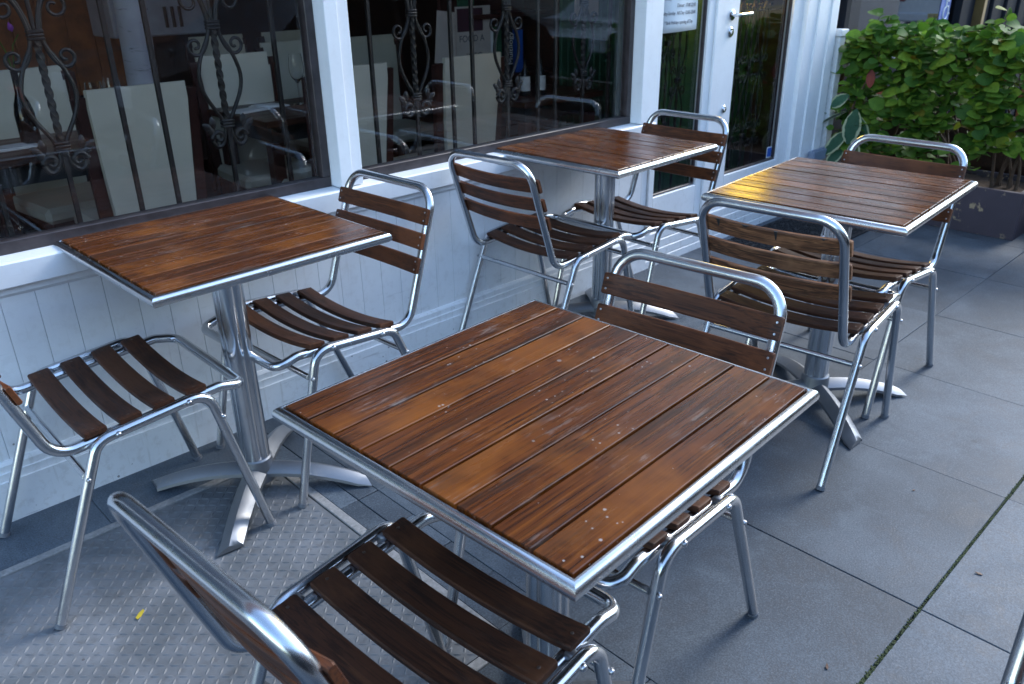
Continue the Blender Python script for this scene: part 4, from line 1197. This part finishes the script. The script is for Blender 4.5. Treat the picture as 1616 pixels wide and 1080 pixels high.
def shrub(name, cx, cy, hx, hy, z0, z1, nleaf, label, seed, gappy=0.0):
    rr = random.Random(seed)
    root = thing(name, (cx, cy, .23), 0, label, 'hedge shrub', 'round leaved shrubs in the trough planter')
    st = MB(); lf = MB(); k = 0
    stems = []
    for i in range(7):
        bx_, by_ = rr.uniform(-.05, .05), rr.uniform(-hy * .5, hy * .5)
        tx_, ty_ = rr.uniform(-hx, hx), rr.uniform(-hy, hy); tz = rr.uniform(.75, 1.0) * (z1 - .23)
        p0 = Vector((bx_, by_, -.02)); p3 = Vector((tx_, ty_, tz)); p1 = p0 + Vector((rr.uniform(-.04, .04), rr.uniform(-.04, .04), tz * .35)); p2 = p3 - Vector((rr.uniform(-.05, .05), rr.uniform(-.05, .05), tz * .3))
        pts = [Vector(q) for q in bez(p0, p1, p2, p3, 12)]
        st.tube(pts, .0095, False, 7, scale=lambda t: 1 - .75 * t); stems.append(pts)
        for j in range(5):
            a = pts[rr.randrange(4, 12)]; e = a + Vector((rr.uniform(-.12, .12), rr.uniform(-.14, .14), rr.uniform(.03, .16)))
            e.x = max(-hx, min(hx, e.x)); st.tube([a, a.lerp(e, .5) + Vector((0, 0, .015)), e], .0035, False, 5, scale=lambda t: 1 - .6 * t)
            stems.append([a, a.lerp(e, .5), e])
    count = 0
    while count < nleaf:
        # a twig with a few leaves, most of them near the outer skin
        u = rr.random()
        x = rr.uniform(-hx, hx); y = rr.uniform(-hy, hy); z = z0 + (z1 - z0) * rr.random() ** .75
        if u < .45: x = -hx + abs(rr.gauss(0, .04))
        elif u < .75: z = z1 - rr.gauss(.03, .055)
        zl = .5 + .5 * math.sin(7 * y + seed) * math.cos(5 * y + 2.3 * z * 3 + seed)
        if gappy and z < z0 + (z1 - z0) * .72 and zl < gappy: continue
        if z < z0 + .1 and rr.random() < .45: continue
        zz = z - .23 + rr.gauss(0, .012) + .03 * math.sin(9 * y + seed)
        up = Vector((rr.gauss(-.35, .3), rr.gauss(0, .35), 1.0 if z > z1 - .12 else .55)).normalized()
        tw = Vector((x, y, zz)); tl = rr.uniform(.04, .09)
        st.tube([tw, tw + up * tl], .0016, False, 4)
        m = rr.randint(3, 6); a0 = rr.uniform(0, 6.3)
        for q in range(m):
            a = a0 + q * 2.4; t_ = (q + 1) / m
            side = Vector((math.cos(a), math.sin(a), rr.uniform(-.25, .45)))
            b_ = tw + up * (tl * t_)
            nr = Vector((rr.gauss(-.45, .3), rr.gauss(-.1, .3), 1)) if rr.random() < .7 else Vector((-1, rr.gauss(0, .4), rr.uniform(.1, .8)))
            L = rr.uniform(.045, .105) * (1 - .25 * (t_ > .9)); leafmesh(lf, b_, side, nr, L, L * rr.uniform(.72, .9), rr.random() * 50, rr.uniform(.05, .4), rr.uniform(.05, .35)); count += 1
    st.build('stem', M['bark'], root, angle=60); lf.build('foliage', M['leaf'], root, angle=180)
shrub('hedge_shrub', 4.27, -.27, .17, .25, .27, .955, 1050, 'dense round leaved shrub next to the white corner post', 21)
shrub('hedge_shrub', 4.27, -.66, .17, .22, .28, .94, 950, 'dense round leaved shrub in the middle of the trough planter', 22, .12)
shrub('hedge_shrub', 4.27, -1.03, .17, .20, .32, .96, 640, 'thinner shrub with bare stems showing at the right end of the trough', 23, .34)
shrub('hedge_shrub', 4.42, -1.45, .16, .20, .42, .97, 500, 'shrub cut by the right edge of the picture', 24, .3)
# rubber plant
rp = thing('rubber_plant', (4.02, -.10, .004), 0, 'variegated rubber plant with large cream edged leaves beside the corner post', 'plant')
mb = MB(); mb.tube([(.06, 0, .22), (.05, -.01, .45), (.06, -.07, .66), (.07, -.11, .76)], .007, seg=8, scale=lambda t: 1 - .4 * t); mb.build('stem', M['bark'], rp)
lf = MB()
big = [((.03, -.09, .60), (-.18, .02, -1.0), (-1, -.5, .35), .21, .105), ((.04, -.04, .58), (-.3, .75, -.35), (-.4, .1, 1), .17, .05),
       ((.03, -.06, .47), (-.35, .55, -.75), (-.7, -.2, .6), .19, .085), ((.05, -.10, .56), (.1, -.35, -.9), (-1, .2, .2), .16, .08),
       ((.04, -.03, .67), (-.1, .5, -.35), (-1, -.2, .4), .13, .075), ((.03, -.11, .42), (-.2, -.1, -.9), (-1, -.2, .3), .15, .08), ((.03, -.05, .36), (-.3, .3, -.4), (-.8, -.2, .6), .13, .075)]
for i, (b_, d_, n_, L, W_) in enumerate(big): leafmesh(lf, b_, d_, n_, L, W_, i * 3.3, .12, .12)
lf.build('foliage', M['rubber_leaf'], rp, angle=180)
lf = MB(); leafmesh(lf, (.045, -.14, .715), (-.05, .02, 1), (-1, -.3, 0), .105, .05, 1, .3, .05); leafmesh(lf, (.05, -.18, .69), (0, -1, .1), (-.6, 0, 1), .09, .03, 5, .3, .1); lf.build('new_leaf', M['red_leaf'], rp, angle=180)
# low white post and brown pole
mb = MB(); mb.box(-.035, .035, -.03, .03, 0, .99, .004); mb.box(-.045, .045, -.04, .04, .991, 1.03, .004)
o = mb.build('timber_post', M['peel'], loc=(4.085, .0, .0)); tag(o, 'low white timber post with peeling paint between the restaurant corner and the hedge', 'post')
mb = MB(); mb.tube([(4.30, .10, .3), (4.30, .02, .86), (4.295, .105, 1.17)], .014, False, 10); o = mb.build('wooden_pole', M['pole']); tag(o, 'brown wooden pole leaning behind the hedge beside the corner', 'pole')
# bench with turned spindles behind the hedge
t = thing('spindle_bench', (5.2, -.95, .004), R(90), 'wooden bench with turned spindles glimpsed through the hedge', 'bench')
mb = MB()
for k in range(9): mb.lathe([(.012, 0), (.02, .03), (.012, .07), (.016, .12), (.024, .17), (.014, .23), (.011, .28), (.018, .31), (.012, .34)], c=(-.44 + k * .11, 0, .40), seg=12)
mb.build('spindle', M['bench_wood'], t)
mb = MB(); mb.box(-.5, .5, -.03, .03, .74, .79, .01); mb.box(-.5, .5, -.02, .42, .36, .395, .006); mb.build('rail', M['bench_wood'], t)
for sx in (-1, 1):
    for y in (0, .38): mb = MB(); mb.box(-.02, .02, -.02, .02, 0, .358, .004); mb.build('leg', M['bench_wood'], t, loc=(sx * .47, y, 0))

t = thing('board_partition', (4.66, -1.0, .004), 0, 'low dark boarded partition close behind the hedge stems', 'partition')
mb = MB()
for k in range(3): mb.box(-.02, .02, -1.7, .95, .06 + k * .15, .06 + k * .15 + .142, .004)
mb.build('board', M['interior_wood'], t)
for y in (-1.6, -.3, .85): mb = MB(); mb.box(.0205, .07, -.03, .03, 0, .50, .003); mb.build('upright', M['black_plastic'], t, loc=(0, y, 0))
# ================================================================== NEIGHBOURING SHOP
sh = thing('neighbouring_shop', (0, 0, 0), 0, 'dark shop front with a large reflective window beyond the hedge', 'building')
mb = MB(); mb.box(4.14, 6.06, .06, .25, 0, .86, .004); mb.build('stall_riser', M['charcoal'], sh)
mb = MB(); mb.box(4.75, 6.05, -.03, .062, .885, .925, .004); mb.box(4.14, 4.95, -.02, .062, .80, .84, .004); mb.build('sill', M['sill_grey'], sh)
mb = MB(); mb.box(5.99, 6.05, .0, .12, .93, 2.6, .003); mb.box(4.14, 4.20, .0, .12, .93, 2.6, .003); mb.box(4.2002, 5.9898, .0, .12, .928, .955, .003); mb.box(4.14, 6.05, .0, .12, 2.601, 3.0, .003)
mb.box(4.1405, 6.059, .0, .12, .861, .884, .001)
w_ = mb.build('window', M['charcoal'], sh)
mb = MB(); mb.box(4.19, 6.0, .05, .056, .95, 2.605); mb.build('pane', M['dark_glass'], w_, smooth=False)
mb = MB()
for k in range(30): 
    if k == 2: continue
    a = 6.0602 + k * .165; mb.box(a, a + .15, .02 + .02 * (k % 2), .12, 0, 3.0, .01)
mb.build('folding_panel', M['charcoal'], sh)
mb = MB(); mb.box(6.391, 6.45, -.02, .12, 0, 3.0, .003); mb.build('strip', M['bronze'], sh)
mb = MB(); mb.box(4.14, 11, .121, 6, 3.0, 6.2); mb.box(4.5, 11, 3.0, 3.1, 0, 3.0); mb.build('wall', M['charcoal'], sh, smooth=False)
# disabled access sign
ds = thing('access_sign', (5.80, .046, .955), 0, 'blue wheelchair access sticker on the neighbouring shop window', 'sign')
mb = MB(); mb.box(-.09, .09, 0, .002, 0, .27, 0); mb.build('backing', M['blue'], ds, smooth=False)
mb = MB(); mb.box(-.09, .09, 0, .002, .2705, .32, 0); mb.build('header', M['sign_white'], ds, smooth=False)
mb = MB(); y = -.002
mb.tube([(0, y, .21), (.005, y, .13), (.045, y, .13), (.055, y, .08), (.075, y, .082)], .007, False, 6)
mb.tube([(.01 + .042 * math.cos(a), y, .085 + .042 * math.sin(a)) for a in [R(100 + 13 * i) for i in range(20)]], .006, False, 6)
mb.lathe([(0, -.012), (.012, 0), (0, .012)], c=(-.002, y, .232), seg=10); mb.tube([(.002, y, .17), (.04, y, .165)], .006, False, 6)
mb.build('emblem', M['sign_white'], ds)

# ================================================================== STREET BEHIND THE CAMERA (seen only in reflections)
vn = thing('parked_van', (18.0, -4.38, -.13), 0, 'white van parked at the kerb, seen mirrored in the neighbouring shop window', 'van')
# rear faces -x
def side_prof(z):  # half width
    return .86 if z < 1.0 else .86 - (z - 1.0) * .10
mb = MB()
outl = [(0.0, .38), (0.02, 1.05), (.10, 1.75), (.22, 1.86), (2.6, 1.86), (3.1, 1.75), (3.55, 1.18), (4.2, 1.0), (4.35, .75), (4.35, .35)]
L_ = [mb.v((x, -side_prof(z), z)) for x, z in outl]; R_ = [mb.v((x, side_prof(z), z)) for x, z in outl]
for i in range(len(outl)): j = (i + 1) % len(outl); mb.f([L_[i], L_[j], R_[j], R_[i]])
mb.f(L_); mb.f(R_[::-1])
bmesh.ops.bevel(mb.bm, geom=mb.bm.edges[:], offset=.04, segments=2, affect='EDGES')
bd = mb.build('body', M['vanwhite'], vn, angle=40)
mb = MB(); mb.box(-.06, .05, -.84, .84, .36, .54, .03); mb.build('bumper', M['vanwhite'], vn)
for s in (-1, 1):
    mb = MB(); mb.box(-.012, .03, min(s * .10, s * .70), max(s * .10, s * .70), 1.15, 1.62, .01, Matrix.Translation((.045, 0, 0)) @ Matrix.Rotation(.09, 4, 'Y')); mb.build('rear_window', M['bottle'], vn)
    mb = MB(); mb.box(-.03, .02, min(s * .74, s * .84), max(s * .74, s * .84), .75, 1.1, .01); mb.build('tail_light', M['redlight'], vn)
    for x in (.85, 3.45):
        T = Matrix.Translation((x, s * .80, .32)) @ Matrix.Rotation(PI / 2, 4, 'X')
        mb = MB(); mb.lathe([(0, -.1), (.2, -.1), (.3, -.09), (.32, -.06), (.32, .06), (.3, .09), (.2, .1), (0, .1)], T=T, seg=28); wh = mb.build('wheel', M['tyre'], vn)
        mb = MB(); mb.lathe([(0, -.104), (.17, -.104), (.19, -.101), (.19, .101), (.17, .104), (0, .104)], T=T, seg=24); mb.build('rim', M['cast'], wh)
mb = MB(); mb.box(-.068, -.0605, -.20, .20, .44, .53, .002); np_ = mb.build('number_plate', M['plate_yellow'], vn)
text('OY17 OLW', .085, M['ink'], np_, (-.069, .18, .455), (PI / 2, 0, -PI / 2), sx=.85)
mb = MB(); mb.box(-.01, .0, -.09, .09, .90, .96, .01, Matrix.Translation((-.012, .25, 0))); mb.build('door_handle', M['black_plastic'], vn)
mb = MB()
for dy, dz, r in ((-.0, .0, .065), (-.10, .09, .035), (-.04, .13, .038), (.05, .13, .038), (.11, .08, .033)):
    T = Matrix.Translation((-.006, .60 + dy, .66 + dz)) @ Matrix.Rotation(-PI / 2, 4, 'Y'); mb.lathe([(0, .012), (r, .010), (r, -.02)], T=T, seg=18)
mb.build('paw_emblem', M['sill_grey'], vn)
def reflection_car(x, y, mat, label):  # unseen car, added so the restaurant windows reflect something dark
    c = thing('reflection_car', (x, y, -.13), 0, label, 'car', 'cars added behind the camera for dark reflections')
    prof = [(0, .45), (.05, .80), (.55, .92), (1.05, .96), (1.65, 1.38), (2.7, 1.44), (3.5, 1.30), (4.1, .98), (4.25, .80), (4.28, .42), (4.2, .28), (.08, .28)]
    hw = lambda z: .86 if z < .95 else .86 - (z - .95) * .42
    mb = MB(); A = [mb.v((px, -hw(z), z)) for px, z in prof]; B = [mb.v((px, hw(z), z)) for px, z in prof]
    for i in range(len(prof)): j = (i + 1) % len(prof); mb.f([A[i], A[j], B[j], B[i]])
    mb.f(A); mb.f(B[::-1])
    bmesh.ops.triangulate(mb.bm, faces=[f for f in mb.bm.faces if len(f.verts) > 4])
    mb.build('body', mat, c, angle=50)
    for s in (-1, 1):
        for q in (((1.28, .99), (1.72, 1.33), (2.32, 1.38), (2.32, 1.0)), ((2.40, 1.0), (2.40, 1.38), (2.75, 1.38), (3.4, 1.26), (3.75, 1.02))):
            mb = MB(); a_ = [mb.v((px, s * (hw(z) + .004), z)) for px, z in q]; b_ = [mb.v((px, s * (hw(z) - .02), z)) for px, z in q]
            mb.f(a_); mb.f(b_[::-1])
            for i in range(len(q)): j = (i + 1) % len(q); mb.f([a_[i], a_[j], b_[j], b_[i]])
            mb.build('side_window', M['bottle'], c, smooth=False)
        mb = MB(); mb.box(1.2, 3.8, min(s * .862, s * .872), max(s * .862, s * .872), .965, .985); mb.build('trim', M['chrome'], c, smooth=False)
        for px in (.85, 3.4):
            T = Matrix.Translation((px, s * .78, .31)) @ Matrix.Rotation(PI / 2, 4, 'X')
            mb = MB(); mb.lathe([(0, -.1), (.2, -.1), (.3, -.09), (.31, -.06), (.31, .06), (.3, .09), (.2, .1), (0, .1)], T=T, seg=28); wh = mb.build('wheel', M['tyre'], c)
            mb = MB(); mb.lathe([(0, -.104), (.17, -.104), (.2, -.101), (.2, .101), (.17, .104), (0, .104)], T=T, seg=24); mb.build('rim', M['cast'], wh)
        mb = MB(); mb.box(.02, .10, min(s * .55, s * .8), max(s * .55, s * .8), .66, .80, .01); mb.build('headlight', M['sign_white'], c)
        mb = MB(); mb.box(4.2, 4.27, min(s * .6, s * .8), max(s * .6, s * .8), .72, .88, .01); mb.build('tail_light', M['redlight'], c)
M['car_dark'] = plain('dark_blue_car_paint', (.008, .010, .018), .15, var=.1)
M['car_grey'] = plain('graphite_car_paint', (.020, .020, .022), .18, var=.1)
reflection_car(-3.6, -4.25, M['car_dark'], 'dark blue car added at the kerb directly behind the camera to darken the window reflections')
reflection_car(1.3, -4.3, M['car_grey'], 'graphite car added at the kerb between the blue cars to darken the window reflections')
reflection_car(6.3, -4.25, M['car_dark'], 'dark blue car added at the kerb nearest the van to darken the window reflections')
# houses over the road
for i, (x0, x1, m_, h_, lb) in enumerate(((-16, -7, 'brick', 7.5, 'brick house across the street, leftmost of the row'), (-6.99, 3, 'stucco', 8.2, 'pale rendered house across the street'), (3.01, 13, 'brick', 7.2, 'brick house across the street beside the pale one'), (13.01, 25, 'stucco', 7.8, 'pale rendered house at the right end of the row across the street'))):
    hs = thing('house', (0, 0, -.13), 0, lb, 'house', 'houses across the street')
    mb = MB(); mb.box(x0, x1, -26, -18, 0, h_); mb.build('wall', M[m_], hs, smooth=False)
    mb = MB(); mb.box(x0 - .1, x1 + .1, -26.2, -17.8, h_ + .001, h_ + .3); mb.build('roof', M['roof'], hs, smooth=False)
    for fl in range(2):
        nw = int((x1 - x0) // 2.4)
        for k in range(nw):
            xx = x0 + 1 + k * 2.4; z = 1.2 + fl * 3
            mb = MB()
            for q in ((xx, xx + 1.1, z - .06, z), (xx, xx + 1.1, z + 1.5, z + 1.56), (xx, xx + .06, z, z + 1.5), (xx + 1.04, xx + 1.1, z, z + 1.5)): mb.box(q[0], q[1], -18.0, -17.95, q[2], q[3])
            w_ = mb.build('window', M['sign_white'], hs, smooth=False)
            mb = MB(); mb.box(xx + .0605, xx + 1.0395, -18.0, -17.985, z + .0005, z + 1.4995); mb.build('pane', M['bottle'], w_, smooth=False)
